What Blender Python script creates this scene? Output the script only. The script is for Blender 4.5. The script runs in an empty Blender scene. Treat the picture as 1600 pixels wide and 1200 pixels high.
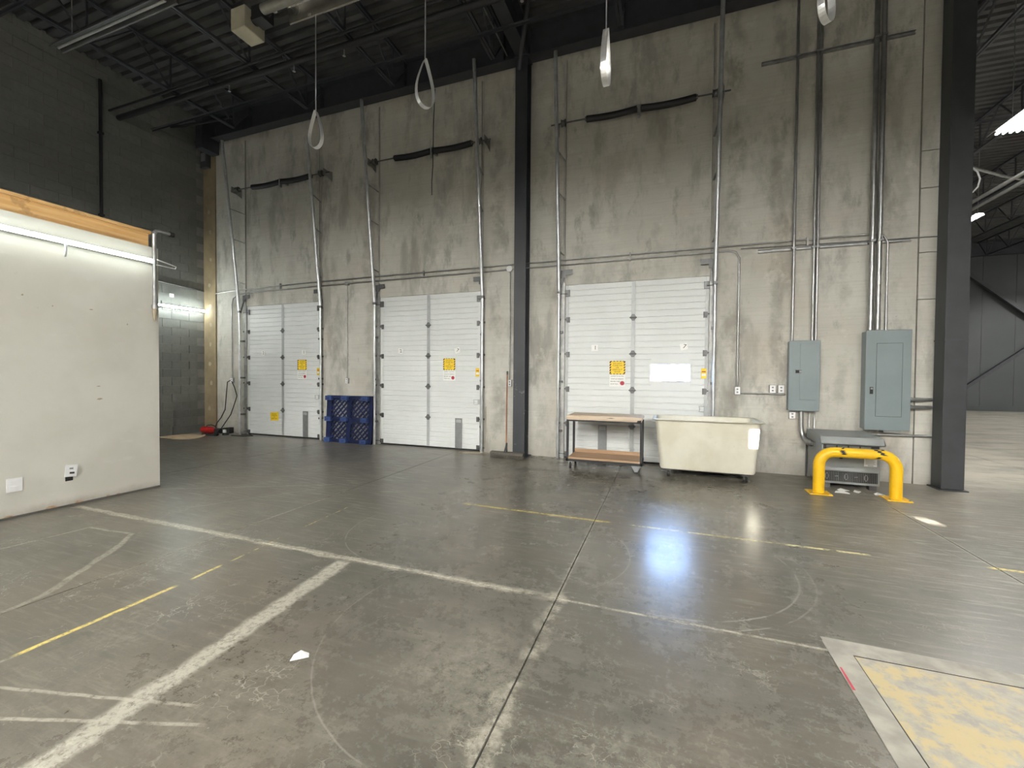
import bpy, math, random
from mathutils import Vector, Matrix
random.seed(7)
S = bpy.context.scene
COL = S.collection

# ------------------------------------------------------------------ camera, world, sun, exposure
def make_camera():
    yaw, pitch, roll = math.radians(19.86), math.radians(-1.11), math.radians(0.444)
    f = Vector((-math.sin(yaw) * math.cos(pitch), math.cos(yaw) * math.cos(pitch), math.sin(pitch)))
    r = Vector((math.cos(yaw), math.sin(yaw), 0))
    u = r.cross(f)
    c, s = math.cos(roll), math.sin(roll)
    r2, u2 = c * r + s * u, -s * r + c * u
    cam = bpy.data.cameras.new('camera')
    cam.sensor_width = 36
    cam.lens = 662.8 / 1600 * 36
    cam.clip_start = 0.05
    o = bpy.data.objects.new('camera', cam)
    COL.objects.link(o)
    o.matrix_world = Matrix(((r2.x, u2.x, -f.x, 0), (r2.y, u2.y, -f.y, 0), (r2.z, u2.z, -f.z, 1.5), (0, 0, 0, 1)))
    S.camera = o
make_camera()
W = bpy.data.worlds.new('world')
S.world = W
W.use_nodes = True
W.node_tree.nodes['Background'].inputs[0].default_value = (0.36, 0.57, 1.0, 1)
W.node_tree.nodes['Background'].inputs[1].default_value = 62.0
SUN_DIR = Vector((0.20, -1, 0.20)).normalized()
sl = bpy.data.lights.new('sun', 'SUN')
sl.energy = 220
sl.angle = math.radians(0.12)
sl.color = (1, 0.95, 0.86)
so = bpy.data.objects.new('sun', sl)
COL.objects.link(so)
so.rotation_euler = SUN_DIR.to_track_quat('Z', 'Y').to_euler()
so.location = (4, -20, 12)
# sampling portals in the door window and the two added openings: the sky reaches the room only through these
for px, py, pz, w, h, rx in ((.075, 7.75, 1.5725, .62, .275, -90), (5.341, -14.1, 4.789, .14, .25, 90), (6.577, -14.1, 3.942, .15, .04, 90)):
    pl = bpy.data.lights.new('window_portal', 'AREA')
    pl.shape = 'RECTANGLE'
    pl.size, pl.size_y = w, h
    pl.cycles.is_portal = True
    po = bpy.data.objects.new('window_portal', pl)
    COL.objects.link(po)
    po.location = (px, py, pz)
    po.rotation_euler = (math.radians(rx), 0, 0)
FIXTURE_POWER = 545.0          # emission of the high-bay tubes
HALL_POWER = 650.0
TUBE_POWER = 9.5
S.view_settings.view_transform = 'Standard'
S.view_settings.look = 'None'
S.view_settings.gamma = 1
S.view_settings.use_curve_mapping = False
S.view_settings.exposure = 0.0

# ------------------------------------------------------------------ material helpers
class G:
    def __init__(s, name):
        s.m = bpy.data.materials.new(name)
        s.m.use_nodes = True
        s.nt = s.m.node_tree
        s.b = s.nt.nodes['Principled BSDF']
        s.geo = s.nt.nodes.new('ShaderNodeNewGeometry')
        s.P = s.geo.outputs['Position']
    def put(s, sock, v):
        if isinstance(v, bpy.types.NodeSocket):
            s.nt.links.new(v, sock)
        elif v is not None:
            if sock.type == 'RGBA' and len(v) == 3:
                v = (*v, 1)
            sock.default_value = v
    def math(s, op, a, b=None, c=None, clamp=False):
        n = s.nt.nodes.new('ShaderNodeMath')
        n.operation = op
        n.use_clamp = clamp
        for i, v in enumerate((a, b, c)):
            if v is not None:
                s.put(n.inputs[i], v)
        return n.outputs[0]
    def vmul(s, v):
        n = s.nt.nodes.new('ShaderNodeVectorMath')
        n.operation = 'MULTIPLY'
        s.put(n.inputs[0], s.P)
        n.inputs[1].default_value = v
        return n.outputs[0]
    def noise(s, scale, detail=3, rough=0.55, stretch=None, vec=None):
        n = s.nt.nodes.new('ShaderNodeTexNoise')
        n.inputs['Scale'].default_value = scale
        n.inputs['Detail'].default_value = detail
        n.inputs['Roughness'].default_value = rough
        s.put(n.inputs['Vector'], vec if vec is not None else (s.vmul(stretch) if stretch else s.P))
        return n.outputs[0]
    def ramp(s, fac, lo, hi):
        n = s.nt.nodes.new('ShaderNodeMapRange')
        n.interpolation_type = 'SMOOTHSTEP'
        s.put(n.inputs[0], fac)
        n.inputs[1].default_value = lo
        n.inputs[2].default_value = hi
        return n.outputs[0]
    def mix(s, fac, a, b, blend='MIX'):
        n = s.nt.nodes.new('ShaderNodeMix')
        n.data_type = 'RGBA'
        n.blend_type = blend
        s.put(n.inputs[0], fac)
        s.put(n.inputs[6], a)
        s.put(n.inputs[7], b)
        return n.outputs[2]
    def out(s, color=None, rough=None, metal=None, bump=None, bump_d=0.01, **kw):
        if color is not None: s.put(s.b.inputs['Base Color'], color)
        if rough is not None: s.put(s.b.inputs['Roughness'], rough)
        if metal is not None: s.put(s.b.inputs['Metallic'], metal)
        for k, v in kw.items():
            s.put(s.b.inputs[k], v)
        if bump is not None:
            n = s.nt.nodes.new('ShaderNodeBump')
            n.inputs['Strength'].default_value = 0.5
            n.inputs['Distance'].default_value = bump_d
            s.put(n.inputs['Height'], bump)
            s.nt.links.new(n.outputs[0], s.b.inputs['Normal'])
        return s.m

def plain(name, c, rough=0.5, metal=0.0, var=0.12, scale=6.0, detail=4, rvar=0.1):
    """paint / plastic / metal with a little mottling"""
    g = G(name)
    n = g.noise(scale, detail)
    dark = tuple(x * (1 - var) for x in c)
    lite = tuple(min(1, x * (1 + var)) for x in c)
    col = g.mix(g.ramp(n, 0.3, 0.7), dark, lite)
    r = g.math('ADD', rough - rvar / 2, g.math('MULTIPLY', n, rvar))
    return g.out(col, r, metal)

def emitter(name, c, power):
    g = G(name)
    return g.out((0.9, 0.9, 0.9), 0.4, 0.0, **{'Emission Color': c, 'Emission Strength': power})

# ------------------------------------------------------------------ mesh builder
class MB:
    def __init__(s):
        s.v, s.f, s.smooth = [], [], []
    def _add(s, vs, fs, sm=False):
        k = len(s.v)
        s.v += [tuple(v) for v in vs]
        s.f += [tuple(i + k for i in f) for f in fs]
        s.smooth += [sm] * len(fs)
        return s
    def box(s, x0, x1, y0, y1, z0, z1):
        vs = [(x, y, z) for z in (z0, z1) for x, y in ((x0, y0), (x1, y0), (x1, y1), (x0, y1))]
        return s._add(vs, [(3, 2, 1, 0), (4, 5, 6, 7), (0, 1, 5, 4), (1, 2, 6, 5), (2, 3, 7, 6), (3, 0, 4, 7)])
    def cbox(s, c, d, rot=None):
        h = [x / 2 for x in d]
        vs = [Vector((x, y, z)) for z in (-h[2], h[2]) for x, y in ((-h[0], -h[1]), (h[0], -h[1]), (h[0], h[1]), (-h[0], h[1]))]
        M = rot or Matrix.Identity(3)
        return s._add([M @ v + Vector(c) for v in vs], [(3, 2, 1, 0), (4, 5, 6, 7), (0, 1, 5, 4), (1, 2, 6, 5), (2, 3, 7, 6), (3, 0, 4, 7)])
    def bar(s, a, b, w, h, up=(0, 0, 1)):
        a, b = Vector(a), Vector(b)
        d = (b - a).normalized()
        u = Vector(up)
        if abs(d.dot(u)) > 0.95: u = Vector((0, 1, 0))
        r = d.cross(u).normalized()
        u = r.cross(d).normalized()
        return s.cbox((a + b) / 2, ((b - a).length, w, h), Matrix((d, r, u)).transposed())
    def path(s, pts, r, n=10, cap=True, radii=None, closed=False):
        pts = [Vector(p) for p in pts]
        m = len(pts)
        rings = []
        prev = None
        for i, p in enumerate(pts):
            if closed: d = pts[(i + 1) % m] - pts[i - 1]
            elif i == 0: d = pts[1] - p
            elif i == m - 1: d = p - pts[i - 1]
            else: d = (pts[i + 1] - p).normalized() + (p - pts[i - 1]).normalized()
            d.normalize()
            if prev is None:
                a = Vector((0, 0, 1)) if abs(d.z) < 0.9 else Vector((1, 0, 0))
                x = d.cross(a).normalized()
            else:
                x = (prev - d * prev.dot(d)).normalized()
            prev = x
            y = d.cross(x)
            rr = radii[i] if radii else r
            rings.append([p + rr * (math.cos(2 * math.pi * k / n) * x + math.sin(2 * math.pi * k / n) * y) for k in range(n)])
        vs = [v for R in rings for v in R]
        fs = []
        for i in range(m if closed else m - 1):
            j = (i + 1) % m
            for k in range(n):
                fs.append((i * n + k, i * n + (k + 1) % n, j * n + (k + 1) % n, j * n + k))
        s._add(vs, fs, True)
        if cap and not closed:
            s._add(rings[0], [tuple(range(n))[::-1]])
            s._add(rings[-1], [tuple(range(n))])
        return s
    def tube(s, a, b, r, n=12):
        return s.path([a, b], r, n)
    def prism(s, prof, axis, a, b):
        """closed profile of (u,v) extruded along axis; axis x: (y,z), y: (x,z), z: (x,y)"""
        def p(u, v, t):
            return {'x': (t, u, v), 'y': (u, t, v), 'z': (u, v, t)}[axis]
        n = len(prof)
        vs = [p(u, v, a) for u, v in prof] + [p(u, v, b) for u, v in prof]
        fs = [(i, (i + 1) % n, n + (i + 1) % n, n + i) for i in range(n)] + [tuple(range(n))[::-1], tuple(range(n, 2 * n))]
        return s._add(vs, fs)
    def sheet(s, prof, axis, a, b):
        def p(u, v, t):
            return {'x': (t, u, v), 'y': (u, t, v), 'z': (u, v, t)}[axis]
        n = len(prof)
        vs = [p(u, v, a) for u, v in prof] + [p(u, v, b) for u, v in prof]
        return s._add(vs, [(i, i + 1, n + i + 1, n + i) for i in range(n - 1)])
    def mesh(s, name, off=(0, 0, 0)):
        me = bpy.data.meshes.new(name)
        o = Vector(off)
        me.from_pydata([Vector(v) - o for v in s.v], [], s.f)
        me.polygons.foreach_set('use_smooth', s.smooth)
        import bmesh
        bm = bmesh.new()
        bm.from_mesh(me)
        bmesh.ops.recalc_face_normals(bm, faces=bm.faces)
        bm.to_mesh(me)
        bm.free()
        return me
    def obj(s, name, mat, parent=None, bevel=0.0, **props):
        root = parent
        while root is not None and root.parent: root = root.parent
        off = root.location if root is not None else (0, 0, 0)
        me = s.mesh(name, off)
        me.materials.append(mat)
        o = bpy.data.objects.new(name, me)
        COL.objects.link(o)
        if parent is not None: o.parent = parent
        if bevel:
            b = o.modifiers.new('bevel', 'BEVEL')
            b.width = bevel
            b.segments = 2
            b.limit_method = 'ANGLE'
        for k, v in props.items(): o[k] = v
        return o

def box(*a): return MB().box(*a)
def thing(name, label, cat, loc=(0, 0, 0), group=None):
    o = bpy.data.objects.new(name, None)
    o.empty_display_size = 0.1
    COL.objects.link(o)
    o.location = loc
    o['label'] = label
    o['category'] = cat
    if group: o['group'] = group
    return o
def tag(o, label, cat, group=None):
    o['label'] = label
    o['category'] = cat
    if group: o['group'] = group
    return o
def struct(o, label=None):
    o['kind'] = 'structure'
    if label: o['label'] = label
    return o
def root_empty(name, label=None):
    o = bpy.data.objects.new(name, None)
    COL.objects.link(o)
    o['kind'] = 'structure'
    if label: o['label'] = label
    return o
def link_copy(src, name, loc, parent):
    o = bpy.data.objects.new(name, src.data)
    COL.objects.link(o)
    o.parent = parent
    o.location = loc
    return o
def text(s, size, c, mat, parent, name='lettering', rot=(math.pi / 2, 0, 0), spread=1.0, sx=1.0):
    cu = bpy.data.curves.new(name, 'FONT')
    cu.body = s
    cu.size = size
    cu.align_x = 'CENTER'
    cu.align_y = 'CENTER'
    cu.space_line = spread
    cu.extrude = 0.0004
    cu.resolution_u = 2
    t = bpy.data.objects.new(name + '_curve', cu)
    COL.objects.link(t)
    dg = bpy.context.evaluated_depsgraph_get()
    me = bpy.data.meshes.new_from_object(t.evaluated_get(dg))
    bpy.data.objects.remove(t)
    me.materials.clear()
    me.materials.append(mat)
    o = bpy.data.objects.new(name, me)
    COL.objects.link(o)
    root = parent
    while root.parent: root = root.parent
    o.parent = parent
    o.location = Vector(c) - root.location
    o.rotation_euler = rot
    o.scale = (sx, 1, 1)
    return o

# ------------------------------------------------------------------ materials
def wall_concrete():
    g = G('cast_concrete')
    big = g.noise(0.7, 4, 0.6)
    fine = g.noise(22, 4, 0.6)
    lines = g.noise(1.0, 2, 0.5, stretch=(1.5, 1.5, 38))
    c = g.mix(g.ramp(big, 0.35, 0.68), (0.51, 0.495, 0.44), (0.60, 0.59, 0.535))
    # damp streaks running down, and cloudy form stains
    streak = g.noise(1.0, 5, 0.62, stretch=(1.9, 1.9, 0.55))
    c = g.mix(g.math('MULTIPLY', g.ramp(streak, 0.52, 0.68), 0.72), c, (0.28, 0.268, 0.232))
    cloud = g.noise(1.15, 6, 0.68, stretch=(1.15, 1.15, 0.5))
    c = g.mix(g.math('MULTIPLY', g.ramp(cloud, 0.51, 0.68), 0.62), c, (0.255, 0.245, 0.215))
    patch = g.noise(2.0, 6, 0.7, stretch=(1.25, 1.25, 0.5))
    c = g.mix(g.math('MULTIPLY', g.ramp(patch, 0.55, 0.68), 0.65), c, (0.24, 0.23, 0.20))
    c = g.mix(g.math('MULTIPLY', g.ramp(g.noise(0.9, 3, 0.5), 0.52, 0.70), 0.35), c, (0.52, 0.44, 0.355))
    c = g.mix(g.math('MULTIPLY', g.ramp(g.noise(2.1, 6, 0.7), 0.56, 0.66), 0.45), c, (0.68, 0.665, 0.60))
    c = g.mix(g.math('MULTIPLY', g.ramp(lines, 0.45, 0.7), 0.16), c, (0.33, 0.31, 0.27))
    c = g.mix(g.math('MULTIPLY', fine, 0.20), c, (0.35, 0.335, 0.295))
    c = g.mix(g.math('MULTIPLY', g.ramp(g.noise(34, 3, 0.6), 0.66, 0.74), 0.4), c, (0.20, 0.19, 0.165))
    sx = g.nt.nodes.new('ShaderNodeSeparateXYZ')
    g.put(sx.inputs[0], g.P)
    # grime that has run down the wall beside the tracks and conduits
    wv = g.math('MULTIPLY', g.math('SUBTRACT', g.noise(1.6, 5, 0.65), 0.5), 0.5)
    for xk, wk, am in ((-7.05, .20, .5), (-6.1, .16, .45), (-3.05, .22, .55), (-2.15, .16, .4), (.98, .20, .6), (1.62, .14, .5), (2.45, .12, .35), (3.1, .12, .35), (-10.1, .25, .35), (-4.9, .18, .3), (-8.3, .2, .3), (-.9, .16, .3), (-.1, .14, .3), (-1.98, .08, .45)):
        dk = g.math('ABSOLUTE', g.math('ADD', g.math('SUBTRACT', sx.outputs[0], xk), wv))
        kk = g.math('MULTIPLY', g.ramp(dk, wk, wk * .2), g.math('MULTIPLY', g.ramp(g.noise(1.3 + xk * .03, 5, 0.7), 0.42, 0.62), am))
        c = g.mix(kk, c, (0.225, 0.205, 0.172))
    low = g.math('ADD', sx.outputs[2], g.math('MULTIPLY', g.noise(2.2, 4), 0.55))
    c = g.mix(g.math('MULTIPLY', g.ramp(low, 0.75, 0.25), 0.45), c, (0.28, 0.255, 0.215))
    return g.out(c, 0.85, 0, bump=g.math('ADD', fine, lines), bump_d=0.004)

def floor_concrete():
    g = G('polished_concrete_floor')
    sx = g.nt.nodes.new('ShaderNodeSeparateXYZ')
    g.put(sx.inputs[0], g.P)
    X, Y = sx.outputs[0], sx.outputs[1]
    wob = g.noise(5, 4, 0.6)
    fine = g.noise(38, 5, 0.65)
    mid = g.noise(2.4, 6, 0.68)
    big = g.noise(0.55, 4, 0.6)
    c = g.mix(g.ramp(big, 0.36, 0.66), (0.100, 0.095, 0.077), (0.165, 0.150, 0.121))
    c = g.mix(g.math('MULTIPLY', g.ramp(mid, 0.40, 0.66), 0.5), c, (0.096, 0.091, 0.075))
    c = g.mix(g.math('MULTIPLY', g.ramp(g.noise(0.75, 3), 0.5, 0.7), 0.4), c, (0.20, 0.165, 0.13))
    near = g.ramp(g.math('ADD', Y, g.math('MULTIPLY', g.noise(0.8, 3), 1.6)), 4.6, 2.4)
    grain = g.noise(60, 6, 0.75)
    cloudy = g.ramp(g.noise(1.25, 9, 0.78), 0.44, 0.70)
    blot = g.math('MULTIPLY', g.math('MULTIPLY', cloudy, g.ramp(g.noise(11, 6, 0.8), 0.36, 0.62)), g.math('ADD', 0.10, g.math('MULTIPLY', near, 0.38)))
    c = g.mix(blot, c, (0.37, 0.345, 0.29))
    speck = g.math('MULTIPLY', g.ramp(g.noise(19, 7, 0.8), 0.55, 0.72), g.math('ADD', 0.06, g.math('MULTIPLY', near, 0.26)))
    c = g.mix(speck, c, (0.47, 0.45, 0.38))
    c = g.mix(g.math('MULTIPLY', g.ramp(g.noise(6, 8, 0.8), 0.50, 0.34), g.math('ADD', 0.2, g.math('MULTIPLY', near, 0.35))), c, (0.075, 0.071, 0.058))
    c = g.mix(g.math('MULTIPLY', g.ramp(grain, 0.40, 0.68), 0.32), c, (0.078, 0.074, 0.062))
    c = g.mix(g.math('MULTIPLY', g.ramp(fine, 0.4, 0.7), 0.22), c, (0.11, 0.105, 0.089))
    c = g.mix(g.math('MULTIPLY', g.ramp(g.noise(0.42, 4, 0.6), 0.48, 0.62), 0.35), c, (0.145, 0.118, 0.09))
    # broad worn patches where the surface has dusted to a paler tone
    for px, py, rx, ry, am in ((-0.98, 1.95, .42, .36, .75), (-0.75, 1.62, .25, .2, .6), (-.25, 1.62, .42, .3, .5), (.25, 1.75, .35, .25, .3), (-2.95, 1.55, .35, .22, .35), (-1.7, 1.25, .5, .3, .3), (.1, 3.4, .5, .5, .15), (-1.2, 3.9, .6, .5, .3)):
        ex_, ey_ = g.math('MULTIPLY', g.math('SUBTRACT', X, px), 1 / rx), g.math('MULTIPLY', g.math('SUBTRACT', Y, py), 1 / ry)
        dd = g.math('ADD', g.math('ADD', g.math('MULTIPLY', ex_, ex_), g.math('MULTIPLY', ey_, ey_)), g.math('MULTIPLY', g.math('SUBTRACT', mid, 0.5), 3.0))
        kk = g.math('MULTIPLY', g.ramp(dd, 1.1, 0.0), g.math('MULTIPLY', g.ramp(g.noise(17, 8, 0.8), 0.44, 0.66), am * 0.62))
        c = g.mix(kk, c, (0.40, 0.37, 0.31))
    for sc_, w_, a_ in ((4.2, .005, .22), (9.0, .010, .30)):
        nn = g.noise(sc_, 3, 0.5)
        ln = g.ramp(g.math('ABSOLUTE', g.math('SUBTRACT', nn, 0.47)), w_, w_ * .3)
        k_ = g.math('MULTIPLY', g.math('MULTIPLY', ln, g.ramp(g.noise(2.3, 4), 0.50, 0.60)), g.math('ADD', .15, g.math('MULTIPLY', near, a_)))
        c = g.mix(k_, c, (0.50, 0.475, 0.40))
    # the hall slab beyond the dock bay is paler and dustier
    hall = g.math('MULTIPLY', g.ramp(g.math('ADD', Y, g.math('MULTIPLY', g.noise(0.5, 4), 3.0)), 7.5, 10.5), g.ramp(g.noise(0.8, 6, 0.7, stretch=(1, 2.5, 1)), 0.30, 0.58))
    c = g.mix(g.math('MULTIPLY', hall, 0.8), c, (0.40, 0.375, 0.315))
    # long fine scuffs from wheels
    sc = g.noise(1.0, 5, 0.72, stretch=(2.6, 24, 1))
    c = g.mix(g.math('MULTIPLY', g.ramp(sc, 0.48, 0.70), g.math('ADD', 0.22, g.math('MULTIPLY', g.ramp(Y, 2.5, 5.0), 0.42))), c, (0.37, 0.345, 0.285))
    def seg(a, b, w, col, amt, rag=0.6, lo=0.35, hi=0.5, freq=6.0):
        nonlocal c
        ax, ay = a
        dx, dy = b[0] - ax, b[1] - ay
        L = math.hypot(dx, dy)
        dx, dy = dx / L, dy / L
        t = g.math('ADD', g.math('MULTIPLY', g.math('SUBTRACT', X, ax), dx), g.math('MULTIPLY', g.math('SUBTRACT', Y, ay), dy))
        d = g.math('ABSOLUTE', g.math('ADD', g.math('SUBTRACT', g.math('MULTIPLY', g.math('SUBTRACT', X, ax), -dy), g.math('MULTIPLY', g.math('SUBTRACT', Y, ay), -dx)),
                                      g.math('MULTIPLY', g.math('SUBTRACT', wob, 0.5), w * rag * 2)))
        m = g.ramp(d, w, w * 0.45)
        e = g.math('MULTIPLY', g.ramp(t, -0.03, 0.03), g.ramp(t, L + 0.03, L - 0.03))
        br = g.math('MULTIPLY', g.ramp(g.noise(freq, 5, 0.7), lo, hi), g.ramp(g.noise(28, 6, 0.78), 0.32, 0.55))
        k = g.math('MULTIPLY', g.math('MULTIPLY', m, e), g.math('MULTIPLY', br, amt))
        c = g.mix(k, c, col)
    def arc(ctr, r, w, amt, a0=None):
        nonlocal c
        ddx, ddy = g.math('SUBTRACT', X, ctr[0]), g.math('SUBTRACT', Y, ctr[1])
        rr = g.math('SQRT', g.math('ADD', g.math('MULTIPLY', ddx, ddx), g.math('MULTIPLY', ddy, ddy)))
        m = g.ramp(g.math('ABSOLUTE', g.math('ADD', g.math('SUBTRACT', rr, r), g.math('MULTIPLY', g.math('SUBTRACT', wob, 0.5), 0.02))), w * 0.55, w * 0.15)
        if a0:
            q = g.math('ADD', g.math('MULTIPLY', ddx, a0[0]), g.math('MULTIPLY', ddy, a0[1]))
            m = g.math('MULTIPLY', m, g.ramp(q, r * a0[2], r * (a0[2] + 0.1)))
        c = g.mix(g.math('MULTIPLY', m, g.math('MULTIPLY', g.ramp(g.noise(5, 4), 0.35, 0.5), amt)), c, (0.38, 0.36, 0.31))
    pale = (0.43, 0.40, 0.33)
    yel = (0.74, 0.59, 0.17)
    # pale worn edges beside the saw-cut joints
    seg((-0.67, -1.0), (-0.67, 2.85), 0.075, pale, 0.75, 1.2, 0.45, 0.60, 4)
    seg((-0.67, 2.85), (-0.67, 5.6), 0.022, pale, 0.55, 0.5, 0.3, 0.5)
    seg((-6.2, 2.79), (-0.6, 2.77), 0.05, pale, 0.85, 1.0, 0.30, 0.48, 3)
    seg((-0.7, 2.77), (0.9, 2.77), 0.018, pale, 0.7, 0.5, 0.3, 0.5)
    seg((2.5, 3.6), (2.5, 6.6), 0.03, pale, 0.35, 0.6)
    seg((-3.85, 1.9), (-3.85, 4.4), 0.02, pale, 0.5, 0.6)
    # old painted stripe, worn to a pale band
    seg((-2.16, 0.4), (-2.40, 2.72), 0.085, (0.47, 0.445, 0.37), 0.85, 0.7, 0.24, 0.46, 5)
    # yellow lane lines, chipped
    seg((-3.215, 1.20), (-3.225, 1.98), 0.022, yel, 1.0, 0.3, 0.12, 0.30)
    seg((-3.23, 2.10), (-3.25, 2.32), 0.018, yel, 0.95, 0.9, 0.40, 0.48, 9)
    seg((-3.25, 2.42), (-3.30, 2.95), 0.013, yel, 0.8, 0.9, 0.44, 0.52, 9)
    seg((-3.32, 3.2), (-3.36, 3.9), 0.012, yel, 0.7, 0.9, 0.48, 0.56, 9)
    seg((-3.21, 0.6), (-3.215, 1.2), 0.018, pale, 0.5, 0.5)
    seg((-2.2, 4.46), (-0.52, 4.425), 0.027, yel, 1.0, 0.8, 0.36, 0.46, 7)
    seg((-0.3, 4.42), (1.65, 4.40), 0.024, (0.70, 0.62, 0.32), 1.0, 0.8, 0.40, 0.50, 7)
    seg((2.45, 4.45), (3.6, 4.40), 0.028, yel, 1.0, 0.8, 0.36, 0.48, 7)
    # thin pale outlines near the partition and the camera
    for a, b, w, k in (((-5.27, 1.88), (-5.23, 2.45), .02, .5), ((-5.23, 2.45), (-4.66, 2.49), .02, .6), ((-4.66, 2.49), (-4.46, 2.31), .03, .6),
                       ((-4.46, 2.31), (-3.91, 1.59), .035, .55), ((-3.91, 1.59), (-3.83, 1.2), .03, .5), ((-3.05, 1.02), (-1.98, 1.29), .012, .75),
                       ((-2.75, 0.93), (-1.84, 1.23), .012, .75), ((-6.2, 3.55), (-4.2, 4.6), .03, .3), ((-5.0, 3.2), (-3.9, 4.9), .02, .25)):
        seg(a, b, w, pale, k, 0.8, 0.32, 0.46)
    arc((-1.05, 3.55), 0.8, 0.014, 0.5, (0.9, -0.3, 0.5))
    arc((0.0, 3.75), 0.95, 0.016, 0.6, (0.8, -0.6, 0.45))
    arc((0.0, 3.75), 1.05, 0.014, 0.5, (0.8, -0.6, 0.5))
    arc((-0.9, 2.3), 1.0, 0.012, 0.55, (-0.9, -0.5, 0.6))
    arc((-2.1, 3.6), 0.8, 0.012, 0.4, (-0.6, -0.8, 0.4))
    arc((1.4, 4.3), 1.0, 0.014, 0.4, (0.2, 1.0, 0.4))
    r = g.math('ADD', g.math('ADD', g.math('ADD', 0.19, g.math('MULTIPLY', g.ramp(g.math('ADD', X, g.math('MULTIPLY', mid, 0.8)), 1.3, 2.4), 0.15)), g.math('MULTIPLY', g.ramp(g.math('ADD', X, g.math('MULTIPLY', big, 2.0)), -0.6, -2.6), 0.05)), g.math('MULTIPLY', mid, 0.14))
    r = g.math('ADD', r, g.math('MULTIPLY', g.math('ADD', blot, speck), 0.45))
    h = g.math('ADD', g.math('MULTIPLY', fine, 0.4), g.noise(14, 3))
    return g.out(c, r, 0, bump=h, bump_d=0.00012)

def block_material():
    g = G('concrete_block')
    oi = g.nt.nodes.new('ShaderNodeObjectInfo')
    n = g.noise(14, 5, 0.65)
    c = g.mix(oi.outputs['Random'], (0.17, 0.175, 0.163), (0.20, 0.205, 0.19))
    c = g.mix(g.math('MULTIPLY', g.ramp(n, 0.4, 0.7), 0.4), c, (0.14, 0.14, 0.128))
    c = g.mix(g.math('MULTIPLY', g.ramp(g.noise(0.8, 4), 0.5, 0.7), 0.3), c, (0.28, 0.28, 0.255))
    return g.out(c, 0.9, 0, bump=n, bump_d=0.004)

def drywall_white():
    g = G('scuffed_white_drywall')
    c = g.mix(g.ramp(g.noise(1.2, 4), 0.35, 0.7), (0.57, 0.55, 0.485), (0.63, 0.615, 0.555))
    c = g.mix(g.math('MULTIPLY', g.ramp(g.noise(6, 6, 0.75), 0.66, 0.74), 0.5), c, (0.40, 0.375, 0.33))
    c = g.mix(g.math('MULTIPLY', g.ramp(g.noise(3.1, 5, 0.7, stretch=(1, 1, 2.4)), 0.60, 0.72), 0.3), c, (0.66, 0.65, 0.61))
    sx = g.nt.nodes.new('ShaderNodeSeparateXYZ')
    g.put(sx.inputs[0], g.P)
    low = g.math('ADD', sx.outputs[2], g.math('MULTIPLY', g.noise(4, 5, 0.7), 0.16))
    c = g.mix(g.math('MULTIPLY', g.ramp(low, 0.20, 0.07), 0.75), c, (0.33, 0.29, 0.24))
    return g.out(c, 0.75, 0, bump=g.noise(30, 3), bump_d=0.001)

def wood(name, a, b, scale=(1.5, 30, 30), rough=0.65):
    g = G(name)
    n = g.noise(1.0, 5, 0.6, stretch=scale)
    c = g.mix(g.ramp(n, 0.35, 0.65), a, b)
    c = g.mix(g.math('MULTIPLY', g.ramp(g.noise(5, 4), 0.62, 0.70), 0.5), c, tuple(x * 0.45 for x in a))
    return g.out(c, rough, 0, bump=n, bump_d=0.002)

def pit_paint():
    g = G('worn_yellow_deck_paint')
    n = g.noise(5.5, 7, 0.72)
    c = g.mix(g.ramp(g.noise(16, 5, 0.7), 0.35, 0.65), (0.40, 0.37, 0.29), (0.33, 0.305, 0.26))
    c = g.mix(g.math('MULTIPLY', g.ramp(n, 0.46, 0.56), 0.85), c, (0.50, 0.40, 0.20))
    c = g.mix(g.math('MULTIPLY', g.ramp(g.noise(8, 6, 0.7), 0.55, 0.64), 0.6), c, (0.30, 0.285, 0.27))
    return g.out(c, 0.6, 0, bump=n, bump_d=0.002)

def bin_plastic():
    g = G('yellowed_white_plastic')
    c = g.mix(g.ramp(g.noise(1.8, 4), 0.35, 0.68), (0.60, 0.565, 0.45), (0.70, 0.675, 0.575))
    c = g.mix(g.math('MULTIPLY', g.ramp(g.noise(2.6, 5, 0.7, stretch=(0.6, 1, 2.2)), 0.58, 0.74), 0.45), c, (0.48, 0.465, 0.42))
    c = g.mix(g.math('MULTIPLY', g.ramp(g.noise(13, 5, 0.7), 0.66, 0.74), 0.4), c, (0.40, 0.37, 0.29))
    return g.out(c, 0.42, 0)

def scuffed_navy():
    g = G('scuffed_dark_steel_paint')
    n = g.noise(7, 6, 0.75)
    sx = g.nt.nodes.new('ShaderNodeSeparateXYZ')
    g.put(sx.inputs[0], g.P)
    low = g.ramp(sx.outputs[2], 2.0, 0.6)
    c = g.mix(g.ramp(g.noise(2, 3), 0.3, 0.7), (0.030, 0.033, 0.039), (0.042, 0.045, 0.051))
    k = g.math('MULTIPLY', g.math('MULTIPLY', g.ramp(n, 0.60, 0.68), low), 0.7)
    c = g.mix(k, c, (0.30, 0.31, 0.31))
    return g.out(c, 0.5, 0)

def warehouse_siding():
    g = G('grey_metal_siding')
    c = g.mix(g.ramp(g.noise(0.5, 3), 0.35, 0.65), (0.055, 0.062, 0.064), (0.066, 0.072, 0.074))
    return g.out(c, 0.6, 0)

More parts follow.
